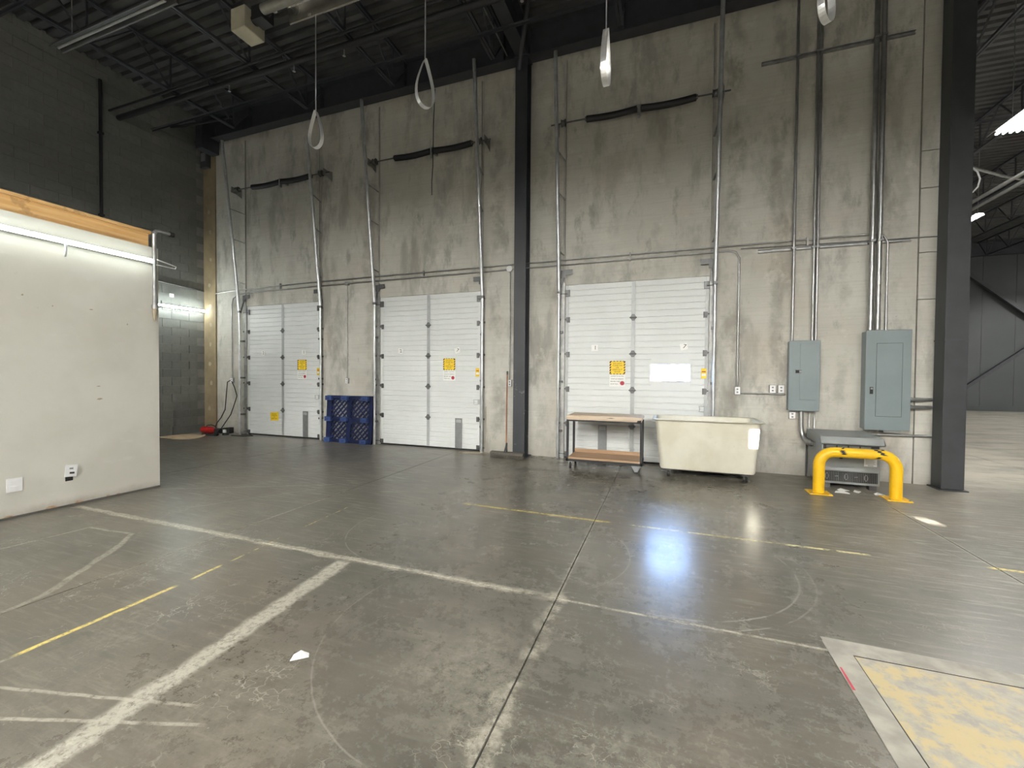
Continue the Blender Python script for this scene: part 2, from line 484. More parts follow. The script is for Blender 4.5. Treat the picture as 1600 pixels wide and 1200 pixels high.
M = dict(
    wall=wall_concrete(), floor=floor_concrete(), block=block_material(), drywall=drywall_white(),
    mortar=plain('mortar_joint', (0.24, 0.24, 0.22), 0.9),
    joint=plain('joint_filler', (0.10, 0.095, 0.085), 0.9),
    strip=plain('tan_drywall_strip', (0.255, 0.20, 0.12), 0.85, var=0.15, scale=3),
    plaster=plain('plaster_patch', (0.36, 0.30, 0.21), 0.85),
    deck=plain('dark_painted_deck', (0.075, 0.075, 0.076), 0.65, var=0.2, scale=2),
    steel=plain('dark_structural_paint', (0.045, 0.047, 0.055), 0.55, var=0.15),
    navy=scuffed_navy(),
    column=plain('charcoal_column_paint', (0.038, 0.041, 0.045), 0.5, var=0.12, scale=4),
    siding=warehouse_siding(),
    galv=plain('galvanised_steel', (0.66, 0.67, 0.68), 0.40, 0.85, var=0.12, scale=8, rvar=0.15),
    galvdull=plain('dull_galvanised_steel', (0.36, 0.36, 0.35), 0.5, 0.75, var=0.18, scale=9),
    conduit=plain('conduit_steel', (0.40, 0.40, 0.39), 0.38, 0.85, var=0.12, scale=8),
    angle=plain('weathered_wall_angle', (0.42, 0.41, 0.38), 0.6, 0.3),
    alu=plain('bright_aluminium', (0.90, 0.90, 0.89), 0.36, 0.88, var=0.05, scale=20, rvar=0.1),
    foil=plain('polished_reflector', (0.62, 0.60, 0.57), 0.26, 0.95, var=0.15, scale=5),
    heattube=plain('heater_tube', (0.26, 0.25, 0.22), 0.45, 0.6),
    hinge=plain('dark_hinge_steel', (0.14, 0.14, 0.14), 0.45, 0.7),
    black=plain('black_steel', (0.014, 0.014, 0.016), 0.55),
    rubber=plain('black_rubber', (0.016, 0.016, 0.016), 0.75),
    door=plain('white_door_paint', (0.69, 0.705, 0.695), 0.42, var=0.04, scale=1.2),
    stile=plain('door_stile_metal', (0.42, 0.43, 0.43), 0.5, 0.3, var=0.08),
    slot=plain('grey_lift_plate', (0.25, 0.255, 0.26), 0.45, 0.4),
    white=plain('white_plastic', (0.80, 0.80, 0.80), 0.4, var=0.03),
    paper=plain('white_paper', (0.82, 0.82, 0.80), 0.8, var=0.03),
    ink=plain('black_ink', (0.02, 0.02, 0.02), 0.7),
    orangeink=plain('brown_ink', (0.16, 0.085, 0.01), 0.7),
    greenink=plain('grey_green_ink', (0.10, 0.16, 0.15), 0.7),
    red=plain('red_print', (0.42, 0.025, 0.05), 0.5),
    yellow=plain('yellow_print', (0.86, 0.60, 0.03), 0.5, var=0.04),
    rail=plain('safety_yellow_paint', (0.83, 0.49, 0.012), 0.38, var=0.07, scale=5),
    beige=plain('beige_enamel', (0.44, 0.41, 0.31), 0.5),
    panel=plain('grey_electrical_enamel', (0.205, 0.245, 0.255), 0.36, var=0.04, scale=3),
    xf=plain('transformer_grey_enamel', (0.25, 0.265, 0.26), 0.45, var=0.06, scale=3),
    dark=plain('dark_interior', (0.02, 0.02, 0.02), 0.8),
    timber=wood('yellow_pine', (0.58, 0.33, 0.12), (0.68, 0.43, 0.19), (30, 1.2, 30)),
    cartwood=wood('worn_plywood', (0.36, 0.22, 0.125), (0.46, 0.31, 0.19)),
    carttop=wood('pale_worn_plywood', (0.50, 0.38, 0.27), (0.62, 0.51, 0.40)),
    handle=wood('reddish_broom_wood', (0.26, 0.105, 0.05), (0.33, 0.15, 0.075), (30, 30, 2)),
    bristle=plain('dusty_bristles', (0.10, 0.09, 0.075), 0.95, var=0.3, scale=60),
    bin=bin_plastic(),
    blue=plain('navy_blue_plastic', (0.003, 0.009, 0.050), 0.5, var=0.2),
    blue2=plain('worn_blue_plastic', (0.030, 0.062, 0.19), 0.6, var=0.15, scale=15),
    toolred=plain('red_tool_plastic', (0.34, 0.012, 0.012), 0.32),
    card=plain('brown_cardboard', (0.46, 0.34, 0.22), 0.8),
    pitedge=plain('pale_curb_concrete', (0.34, 0.32, 0.275), 0.8, var=0.2, scale=7),
    pit=pit_paint(),
    apron=plain('outdoor_concrete', (0.5, 0.5, 0.48), 0.9),
    wallplain=plain('grey_block_paint', (0.22, 0.215, 0.20), 0.85, var=0.1, scale=1),
    tube=emitter('wall_tube_glow', (0.90, 1.0, 0.96), TUBE_POWER),
    bay=emitter('high_bay_tube_glow', (1.0, 0.985, 0.93), FIXTURE_POWER),
    baywhite=plain('white_fixture_enamel', (0.8, 0.8, 0.8), 0.4, var=0.02),
)
def glass():
    g = G('window_glass')
    nt = g.nt
    tr = nt.nodes.new('ShaderNodeBsdfTransparent')
    gl = nt.nodes.new('ShaderNodeBsdfGlossy')
    gl.inputs['Roughness'].default_value = 0.05
    mx = nt.nodes.new('ShaderNodeMixShader')
    mx.inputs[0].default_value = 0.08
    nt.links.new(tr.outputs[0], mx.inputs[1])
    nt.links.new(gl.outputs[0], mx.inputs[2])
    nt.links.new(mx.outputs[0], nt.nodes['Material Output'].inputs[0])
    return g.m
M['glass'] = glass()

# ------------------------------------------------------------------ room shell
XL, XR, YF, YB, ZC = -11.2, 22.0, -14.0, 26.6, 7.95
WY = 7.64                       # face of the wall with the dock doors
XE = 3.56                       # its free end
DOORS = [(-9.72, -7.43), (-5.785, -3.425), (-1.735, 0.66)]
DH = 3.16

fl = root_empty('floor', 'worn grey concrete slab floor with saw-cut joints')
box(XL - .3, XR + .3, YF - .3, WY + .25, -0.3, -0.015).box(XE - .2, XR + .3, WY + .25, YB + .3, -0.3, -0.015).obj('joint_bed', M['joint'], fl)
xj = [XL - .3, -7.02, -3.85, -0.67, 2.5, 5.67, 8.84, 12.0, 15.2, 18.4, XR + .3]
yj = [YF - .3, -9.8, -3.5, 2.77, WY + .25, 9.04, 15.3, 21.6, YB + .3]
for i in range(len(xj) - 1):
    for j in range(len(yj) - 1):
        g_ = 0.005
        if yj[j] > WY and xj[i + 1] < XE: continue
        if yj[j] > WY and xj[i] < XE:
            box(XE - .2, xj[i + 1] - g_, yj[j] + (0 if yj[j] < 8 else g_), yj[j + 1] - g_, -0.1, 0.0).obj('slab', M['floor'], fl)
            continue
        box(xj[i] + g_, xj[i + 1] - g_, yj[j] + (0 if 7.8 < yj[j] < 8 else g_), yj[j + 1] - (0 if 7.8 < yj[j + 1] < 8 else g_), -0.1, 0.0).obj('slab', M['floor'], fl)

# ribbed steel roof deck
prof = []
x = YF - .3
k = 0
while x < YB + .3:
    prof += [(x, ZC), (x + .10, ZC), (x + .125, ZC + .065), (x + .175, ZC + .065)]
    x += 0.2
def deck(m, y0, y1, xa, xb):
    q = [p for p in prof if y0 <= p[0] <= y1]
    m.prism(q + [(q[-1][0], ZC + .2), (q[0][0], ZC + .2)], 'x', xa, xb)
    return m
# the roof is L-shaped: over the dock bay and over the hall beside it, open sky beyond the doors
ce = struct(deck(deck(MB(), YF - .3, WY + .35, XL - .3, XR + .3), WY + .2, YB + .3, XE - .2, XR + .3).obj('ceiling', M['deck']), 'dark painted ribbed steel roof deck')

wb = root_empty('wall_back', 'stained bare concrete wall around the three dock doors')
m = MB()
xs = [XL - .3] + [v for d in DOORS for v in d] + [3.34]
for i in range(0, len(xs), 2):
    m.box(xs[i], xs[i + 1], WY, WY + .25, 0, ZC + .05)
for a, b in DOORS:
    m.box(a, b, WY, WY + .25, DH, ZC + .05)
m.obj('concrete_face', M['wall'], wb)
m = MB()
for z0, z1 in ((0, 2.62), (2.63, 3.28), (3.29, 4.18), (4.19, 4.7), (4.71, ZC)):
    m.box(3.352, XE, WY - .012, WY + .25, z0, z1)
m.obj('end_pilaster', M['wall'], wb, label='plain concrete end strip of the wall, with horizontal pour lines')
struct(box(XE - .25, XE, WY + .25, YB, 0, ZC + .05).obj('wall_side', M['wallplain']))
struct(box(XR, XR + .25, YF, YB + .3, 0, ZC + .05).obj('wall_right', M['wallplain']))
# wall behind the camera, with two unseen openings added to shape the sun patches
m = MB()
HO = [(1.197 + .2 * 20.72, .645 + .2 * 20.72, .068, .125), (2.635 + .2 * 19.71, .2 * 19.71, .075, .02)]
def cut(m, x0, x1, z0, z1, holes):
    if not holes:
        m.box(x0, x1, YF - .06, YF, z0, z1)
        return
    hx, hz, w, h = holes[0]
    m.box(x0, hx - w, YF - .06, YF, z0, z1)
    m.box(hx - w, hx + w, YF - .06, YF, z0, hz - h)
    m.box(hx - w, hx + w, YF - .06, YF, hz + h, z1)
    cut(m, hx + w, x1, z0, z1, holes[1:])
cut(m, XL, XR, 0, ZC + .05, HO)
struct(m.obj('wall_front', M['wallplain']))
for i, (hx, hz, w, h) in enumerate(HO):
    struct(box(hx - w, hx + w, YF - .035, YF - .03, hz - h, hz + h).obj('window_%d' % (i + 1), M['glass']))  # pane of an unseen opening, added and sized for its sun patch

# hall far wall of vertical metal sheets
wf = root_empty('wall_far', 'grey metal siding at the far end of the hall')
box(XE, XR, YB + .02, YB + .3, 0, ZC + .05).obj('backing', M['siding'], wf)
x = 10.5
while x < XR - .1:
    box(x, min(x + 1.19, XR), YB - .02, YB + .02, 0.25, ZC).obj('siding_panel', M['siding'], wf)
    x += 1.2
box(XE, XR, YB - .05, YB + .02, 0, 0.25).obj('base_panel', M['siding'], wf)

# left wall of concrete blocks, laid in running bond
wl = root_empty('wall_left', 'grey concrete block wall on the left')
box(XL - .35, XL - .008, YF, WY + .2, 0, ZC + .05).obj('mortar_bed', M['mortar'], wl)
proto = box(XL - .06, XL, -.196, .196, -.096, .096).obj('concrete_block', M['block'], wl)
first = True
rest = MB()
pieces = []
for r in range(40):
    z = 0.1 + r * 0.2
    off = 0.2 if r % 2 else 0.0
    n = 0
    while True:
        yc = WY - .2 - off - n * 0.4
        if yc < YF + .2: break
        n += 1
        # line of sight over the partition top decides which blocks show largest
        vis = (yc > 6.4) or (z > 4.0 and yc > 3.0)
        pieces.append((0 if vis else 1, -yc, yc, z))
pieces.sort()
cnt = 0
for v, _, yc, z in pieces:
    jx = random.uniform(-.0025, .0025)
    if cnt < 300 and v == 0:
        if first:
            proto.location = (jx, yc, z); first = False
        else:
            link_copy(proto, 'concrete_block', (jx, yc, z), wl)
        cnt += 1
    else:
        rest.box(XL - .06, XL + jx, yc - .196, yc + .196, z - .096, z + .096)
rest.obj('far_concrete_blocks', M['block'], wl, kind='stuff')

# tan drywall return in the corner
t1 = struct(box(XL, -10.775, WY - .03, WY, 0, 7.3).obj('trim_1', M['strip']), 'tan unpainted drywall strip with plaster spots in the corner')
m = MB()
for z in (0.6, 1.25, 1.75, 2.25, 2.75, 3.2, 3.75, 4.4, 5.1, 5.6):
    c0 = Vector((-10.98 + random.uniform(-.05, .05), WY - .032, z))
    pts = [(c0.x + .05 * math.cos(a * .7854) * random.uniform(.7, 1.2), c0.z + .06 * math.sin(a * .7854) * random.uniform(.7, 1.2)) for a in range(8)]
    m.prism(pts, 'y', WY - .032, WY - .029)
m.obj('plaster_spot', M['plaster'], t1, kind='stuff')
# outside ground seen through the door window
struct(box(-14, 24, WY + .3, 60, -1.3, -1.2).obj('ground', M['apron']))

# ------------------------------------------------------------------ partition room at the left
PX = -6.27
pw = root_empty('wall_partition', 'white scuffed drywall partition with a bare timber top')
box(PX - .13, PX, YF, 3.675, 0, 3.125).obj('drywall_sheet', M['drywall'], pw)
box(PX - .12, PX - .025, YF, 3.58, 3.126, 3.295).obj('timber_beam', M['timber'], pw, label='bare pine beam along the partition top')
box(PX - .13, PX + .0, YF, 3.60, 3.296, 3.33).obj('timber_plate', M['timber'], pw, label='bare pine top plate')
box(PX - .128, PX + .006, YF, 3.676, 0.0, 0.02).obj('floor_gap', M['joint'], pw)
m = MB()   # broken plaster along the floor
for y, w, h in ((2.62, .05, .035), (2.85, .04, .03), (3.12, .02, .02), (3.22, .025, .015), (2.3, .04, .02)):
    h *= .7
    m.prism([(y - w, 0.02), (y - w * .4, 0.02 + h), (y + w * .5, 0.02 + h * .8), (y + w, 0.02)], 'x', PX, PX + .003)
m.obj('plaster_chip', M['cartwood'], pw, kind='stuff')
m = MB()
for y, z, w, h in ((3.05, 1.19, .03, .012), (3.04, 1.34, .02, .006), (2.98, 2.23, .02, .006), (2.42, 2.3, .01, .01), (2.65, 2.22, .007, .008), (3.33, 2.1, .007, .01)):
    m.prism([(y - w, z - h * .5), (y, z - h), (y + w, z), (y + w * .3, z + h), (y - w * .5, z + h * .6)], 'x', PX, PX + .002)
m.obj('wall_dent', M['plaster'], pw, kind='stuff')

def tube_light(name, label, x, y0, y1, z, nseg, mk='tube'):
    t = thing(name, label, 'light', (x, y1, z))
    L = (y1 - y0) / nseg
    for i in range(nseg):
        a = y0 + i * L
        MB().tube((x, a + .012, z), (x, a + L - .012, z), .026, 14).obj('lamp_tube', M[mk], t)
    box(x - .055, x - .030, y0, y1, z - .02, z + .03).obj('backing_channel', M['baywhite'], t)
    return t
tl = tube_light('tube_light', 'long glowing tube light along the top of the white partition', PX + .085, 0.2, 3.575, 2.93, 3)
m = MB()
m.path([(PX + .03, 2.71, 2.95), (PX + .085, 2.72, 2.93), (PX + .085, 2.73, 2.86), (PX + .06, 2.735, 2.80), (PX + .03, 2.74, 2.78)], .012, 8)
m.obj('hanging_clip', M['white'], tl)
m = MB()
m.path([(PX + .08, 3.62, 2.96), (PX + .05, 3.78, 2.945), (PX + .05, 3.86, 2.93), (PX + .05, 3.85, 2.90), (PX + .05, 3.62, 2.90)], .008, 8)
m.obj('wire_bail', M['white'], tl)
M['tube2'] = emitter('corner_tube_glow', (0.92, 1.0, 0.97), TUBE_POWER * 6.5)
tl2 = tube_light('tube_light', 'glowing tube light on the grey block wall in the corner', XL + .11, 5.6, 7.58, 3.09, 2, 'tube2')
m = MB()
m.path([(XL + .03, 6.86, 3.06), (XL + .04, 6.87, 3.0), (XL + .03, 6.88, 2.95)], .01, 8)
m.obj('hanging_clip', M['white'], tl2)

# air drop pipe at the end of the partition
t = thing('air_drop_pipe', 'vertical steel air pipe with brass coupling at the end of the partition', 'pipe', (PX + .06, 3.595, 2.2))
px_, py_ = PX + .035, 3.612
MB().tube((px_, py_, 2.36), (px_, py_, 3.30), .022, 12).obj('riser', M['galvdull'], t)
MB().path([(px_, py_, 3.30), (px_, py_ + .02, 3.34), (px_, py_ + .06, 3.35), (px_, py_ + .20, 3.35)], .024, 12).obj('elbow', M['galvdull'], t)
MB().tube((px_, py_ + .18, 3.35), (px_, py_ + .23, 3.35), .032, 12).obj('pipe_cap', M['black'], t)
MB().tube((px_, py_, 2.33), (px_, py_, 2.38), .034, 8).obj('collar', M['conduit'], t)
MB().path([(px_, py_, 2.33), (px_, py_, 2.25), (px_, py_, 2.18)], .02, 10, radii=[.026, .02, .012]).obj('coupling', M['plaster'], t, label='brass hose coupling')
MB().path([(px_ + .01, py_ + .03, 2.36), (px_ + .02, py_ + .06, 2.37), (px_ + .02, py_ + .065, 2.45)], .008, 8).obj('valve_handle', M['hinge'], t)

t = thing('wall_outlet', 'white square outlet plate low on the partition', 'outlet', (PX, 2.34, .345))
box(PX, PX + .008, 2.285, 2.40, .27, .41).obj('cover_plate', M['white'], t, bevel=.002)
for dz in (-.028, .028):
    box(PX + .008, PX + .011, 2.31, 2.375, .34 + dz - .018, .34 + dz + .018).obj('socket', M['baywhite'], t)
t = thing('wall_outlet', 'loose tilted outlet plate hanging off a black hole in the partition', 'outlet', (PX, 2.77, .38))
R = Matrix.Rotation(math.radians(-6), 3, 'X')
box(PX, PX + .003, 2.735, 2.80, .285, .37).obj('box_opening', M['dark'], t)
MB().cbox((PX + .025, 2.775, .40), (.008, .105, .135), R).obj('cover_plate', M['white'], t, bevel=.002)
MB().cbox((PX + .031, 2.78, .375), (.006, .04, .02), R).obj('socket', M['ink'], t)
MB().cbox((PX + .031, 2.775, .425), (.006, .03, .018), R).obj('socket', M['slot'], t)
MB().cbox((PX + .012, 2.775, .40), (.02, .05, .08), R).obj('outlet_body', M['baywhite'], t)

# ------------------------------------------------------------------ dock doors
SEC = DH / 5
def section_prof(z0, z1):
    yf, yb = WY + .02, WY + .065
    p = [(yb, z0), (yf + .014, z0), (yf + .010, z0 + .004), (yf, z0 + .006)]
    n = 6
    for i in range(1, n):
        z = z0 + (z1 - z0) * i / n
        p += [(yf, z - .012), (yf + .010, z - .006), (yf + .010, z + .006), (yf, z + .012)]
    p += [(yf, z1 - .006), (yf + .010, z1 - .004), (yf + .014, z1), (yb, z1)]
    return p
def warning_sticker(d, xc, z1, w=.27):
    y = WY + .013
    z0 = z1 - .235
    s = box(xc - w / 2, xc + w / 2, y - .001, y + .006, z0, z1).obj('warning_sticker', M['yellow'], d, label='yellow hazard notice with black striped border')
    m = MB()
    n = 5
    for i in range(n):
        z = z0 + .235 * (i + .1) / n
        for xx in (xc - w / 2, xc + w / 2 - .026):
            m.prism([(xx, z), (xx + .026, z + .02), (xx + .026, z + .044), (xx, z + .024)], 'y', y - .0018, y - .001)
        x_ = xc - w / 2 + w * (i + .15) / n
        for zz in (z0, z1 - .012):
            m.prism([(x_, zz), (x_ + .026, zz), (x_ + .034, zz + .012), (x_ + .008, zz + .012)], 'y', y - .0018, y - .001)
    m.obj('hazard_stripe', M['ink'], s, kind='stuff')
    text('DO NOT\nCLIMB ON\nOR\nLEAN OUT\nDOOR', .036, (xc, y - .0022, (z0 + z1) / 2), M['orangeink'], s, spread=1.0)
    s2 = box(xc - w / 2, xc + w / 2, y - .001, y + .006, z0 - .215, z0 - .01).obj('accident_sticker', M['paper'], d, label='white notice with red stop sign below the yellow one')
    text('BUMPER TO BUMPER', .024, (xc, y - .002, z0 - .035), M['greenink'], s2)
    text('STOP ACCIDENTS', .027, (xc, y - .002, z0 - .083), M['ink'], s2)
    text('BEFORE THEY', .027, (xc - .035, y - .002, z0 - .127), M['ink'], s2)
    text('STOP YOU.', .027, (xc - .05, y - .002, z0 - .172), M['ink'], s2)
    m = MB()
    m.prism([(xc + .085 + .038 * math.cos(math.pi / 8 + k * math.pi / 4), z0 - .155 + .038 * math.sin(math.pi / 8 + k * math.pi / 4)) for k in range(8)], 'y', y - .002, y - .001)
    so_ = m.obj('stop_sign', M['red'], s2)
def number_tag(d, xc, zc, ch, tilt=0.0):
    y = WY + .013
    R_ = Matrix.Rotation(tilt, 3, 'Y')
    s = MB().cbox((xc, y + .002, zc), (.115, .008, .11), R_).obj('number_sticker', M['paper'], d, label='white number sticker reading ' + ch)
    text(ch, .10, (xc + .01, y - .003, zc), M['ink'], s, rot=(math.pi / 2, -tilt, 0), name='numeral')
def dock_door(i, stickers, nums, window=None, lift=None, extra=None):
    x0, x1 = DOORS[i]
    xc = (x0 + x1) / 2
    yf = WY + .02
    d = root_empty('door_%d' % (i + 1), ['white sectional dock door nearest the block wall corner', 'white sectional dock door between blue pallet and broom', 'white sectional dock door with the small window'][i])
    for k in range(5):
        z0, z1 = k * SEC, (k + 1) * SEC
        if k == 0: z0 = 0.03
        m = MB()
        if window and k == 2:
            wx0, wx1, wz0, wz1 = window
            m.prism(section_prof(z0, z1), 'x', x0, wx0)
            m.prism(section_prof(z0, z1), 'x', wx1, x1)
            m.box(wx0, wx1, yf, yf + .045, z0, wz0)
            m.box(wx0, wx1, yf, yf + .045, wz1, z1)
        else:
            m.prism(section_prof(z0, z1), 'x', x0, x1)
        m.obj('door_section', M['door'], d)
        # stiles: centre and both ends
        for xa, w in ((x0 + .03, .05), (xc, .065), (x1 - .03, .05)):
            if xa != xc:
                box(xa - w / 2, xa + w / 2, yf - .006, yf, z0 + .012, z1 - .012).obj('end_stile', M['door' if i != 2 else 'stile'], d)
            else:
                box(xa - w / 2, xa + w / 2, yf - .006, yf, z0 + .012, z1 - .012).obj('centre_stile', M['stile'], d)
    box(x0, x1, yf + .004, yf + .04, 0.0, 0.03).obj('bottom_seal', M['rubber'], d)
    box(x0 + .0, x1 - .0, yf - .004, yf + .0, 3.10, DH - .004).obj('top_rail', M['door'], d)
    for k in range(1, 5):
        z = k * SEC
        m = MB()
        m.prism([(xc - .02, z - .055), (xc + .02, z - .055), (xc + .045, z - .018), (xc + .045, z + .018), (xc + .02, z + .06), (xc - .02, z + .06), (xc - .045, z + .018), (xc - .045, z - .018)], 'y', yf - .012, yf - .005)
        m.tube((xc - .06, yf - .016, z), (xc + .06, yf - .016, z), .012, 8)
        m.obj('centre_hinge', M['hinge'], d)
        for s, xe in ((-1, x0), (1, x1)):
            m = MB()
            m.box(xe - s * .055 - .03, xe - s * .055 + .03, yf - .012, yf - .005, z - .05, z + .05)
            m.tube((xe - s * .06, yf - .03, z + .01), (xe + s * .10, yf - .03, z + .01), .010, 8)
            m.box(min(xe - s * .07, xe - s * .02), max(xe - s * .07, xe - s * .02), yf - .045, yf - .01, z - .02, z + .04)
            m.tube((xe + s * .07, yf - .03, z + .01), (xe + s * .10, yf - .03, z + .01), .022, 10)
            m.obj('edge_roller_hinge', M['hinge'], d)
    for s, xe in ((-1, x0), (1, x1)):
        m = MB()
        m.box(xe - s * .04 - .04, xe - s * .04 + .04, yf - .03, yf - .005, 2.95, 3.07)
        m.tube((xe - s * .04, yf - .035, 3.0), (xe + s * .10, yf - .035, 3.0), .011, 8)
        m.obj('top_roller_bracket', M['hinge'], d)
        m = MB()
        m.box(xe - s * .04 - .035, xe - s * .04 + .035, yf - .03, yf - .005, .04, .12)
        m.tube((xe - s * .04, yf - .035, .08), (xe + s * .10, yf - .035, .08), .011, 8)
        m.obj('bottom_roller_bracket', M['hinge'], d)
    # slide latch at the right edge
    m = MB()
    m.box(x1 - .05, x1 + .04, yf - .03, yf - .006, .93, 1.03)
    m.path([(x1 - .05, yf - .03, 1.02), (x1 - .13, yf - .04, 1.02), (x1 - .12, yf - .04, .97), (x1 - .13, yf - .04, .93), (x1 - .05, yf - .03, .93)], .007, 6)
    m.obj('slide_latch', M['stile'], d)
    lx0 = lift
    lp = box(lx0, lx0 + .155, yf - .008, yf - .0, .03, .635).obj('lift_handle_plate', M['slot'], d)
    box(lx0 + .025, lx0 + .13, yf - .014, yf - .008, .55, .61).obj('grip', M['stile'], lp)
    for (x_, z_, ch, tl_) in nums: number_tag(d, x_, z_, ch, tl_)
    warning_sticker(d, stickers[0], stickers[1])
    ex = box(x1 - .105, x1 - .025, WY + .010, WY + .018, 1.48, 1.645).obj('edge_caution_label', M['yellow'], d, label='small yellow caution label at the door edge')
    box(x1 - .095, x1 - .035, WY + .009, WY + .0105, 1.52, 1.56).obj('label_text_block', M['paper'], ex)
    box(x1 - .095, x1 - .035, WY + .009, WY + .0105, 1.585, 1.60).obj('label_text_block', M['red'], ex)
    if extra:
        R_ = Matrix.Rotation(math.radians(-4), 3, 'Y')
        e = MB().cbox((extra[0], WY + .015, extra[1]), (.25, .008, .20), R_).obj('warning_sticker', M['yellow'], d, label='yellow hazard notice low on the door, slightly askew')
        text('DO NOT\nCLIMB ON\nOR\nLEAN OUT', .036, (extra[0], WY + .0098, extra[1]), M['orangeink'], e)
    if window:
        wx0, wx1, wz0, wz1 = window
        m = MB()
        f = .022
        m.box(wx0 - f, wx1 + f, yf - .014, yf + .0, wz1, wz1 + f)
        m.box(wx0 - f, wx1 + f, yf - .014, yf + .0, wz0 - f, wz0)
        m.box(wx0 - f, wx0, yf - .014, yf + .0, wz0, wz1)
        m.box(wx1, wx1 + f, yf - .014, yf + .0, wz0, wz1)
        wfm = m.obj('window_frame', M['white'], d, bevel=.004)
        box(wx0, wx1, yf + .018, yf + .022, wz0, wz1).obj('pane', M['glass'], wfm)
    return d
dock_door(0, (-7.98, 1.835), [(-9.2, 2.005, '2', 0), (-7.93, 2.01, '1', 0)], lift=-7.96, extra=(-8.845, .48))
dock_door(1, (-4.12, 1.84), [(-5.28, 2.005, '2', .15), (-3.94, 2.0, '7', -.35)], lift=-3.98)
dock_door(2, (-.795, 1.775), [(-1.195, 2.01, '1', 0), (.285, 2.01, '7', -.25)], window=(-.235, .385, 1.435, 1.71), lift=-1.12)

# ------------------------------------------------------------------ door tracks, wall angles, springs
def track(xb, xt, zt, label, edge, side, sq=.035):
    """galvanised high-lift track: plumb beside the door, leaning into the room above"""
    t = thing('door_track', label, 'track', (xb, WY - .1, 0), 'galvanised tracks beside the dock doors')
    yb, yt = WY - .085, WY - .085 - .105 * (zt - 3.02)
    MB().tube((xb, yb, 0.0), (xb, yb, 3.0), .024, 12).obj('lower_rail', M['galv'], t)
    MB().tube((xb, yb, 3.04), (xt, yt, zt), .033, 12).obj('upper_rail', M['galv'], t)
    box(xb - .032, xb + .032, yb - .032, yb + .03, 2.995, 3.045).obj('splice_clamp', M['hinge'], t)
    # flange on the wall between track and door
    xa0, xa1 = sorted((edge, edge - side * .075))
    box(edge + side * .005 if side > 0 else edge - .085, edge + .085 if side > 0 else edge - .005, WY - .022, WY - .002, 0, 3.2).obj('jamb_angle', M['galvdull'], t)
    xw = edge + side * .03
    m = MB()
    m.box(xw - .022, xw + .022, WY - .006, WY - .0005, 3.2, 7.2)
    m.box(xw - .022 if side > 0 else xw + .017, xw - .017 if side > 0 else xw + .022, WY - .030, WY - .006, 3.2, 7.2)
    m.obj('wall_angle', M['angle'], t)
    for z in (3.75, 4.75, 5.45):
        f = (z - 3.02) / (zt - 3.02)
        p = Vector((xb + (xt - xb) * f, yb + (yt - yb) * f, z))
        MB().bar((xw, WY - .006, z - .05), p, .035, .008).obj('stand_off_bracket', M['galvdull'], t)
    for z in (.5, 1.4, 2.3):
        box(min(xb, edge + side * .03), max(xb, edge + side * .03), yb - .004, yb + .085, z - .02, z + .02).obj('stand_off_bracket', M['hinge'], t)
    # flag bracket above the door head
    m = MB()
    m.box(xw - .05, xw + .05, WY - .05, WY - .04, 3.28, 3.42)
    m.prism([(xb - .012, 3.02), (xb + .012, 3.02), (xw + .02, 3.30), (xw - .02, 3.30)], 'y', WY - .06, WY - .045)
    m.box(min(xw, xw - side * .17), max(xw, xw - side * .17), WY - .048, WY - .04, 3.34, 3.43)
    m.box(xw - .04, xw - .034, WY - .05, WY - .001, 3.28, 3.42)
    m.obj('flag_bracket', M['hinge'], t)
    return t
track(-9.865, -9.865, 6.97, 'left-leaning steel track left of door in block wall corner', DOORS[0][0], -1)
track(-7.335, -7.335, 6.6, 'steel track right of the corner dock door, above the pallet', DOORS[0][1], 1)
track(-5.865, -5.865, 7.06, 'steel track left of the middle dock door', DOORS[1][0], -1)
track(-3.35, -3.35, 7.25, 'steel track right of the middle dock door, near broom', DOORS[1][1], 1)
track(-1.835, -1.835, 7.03, 'steel track left of the windowed dock door, beside dark column', DOORS[2][0], -1)
track(.735, .735, 7.30, 'steel track right of the windowed dock door', DOORS[2][1], 1)

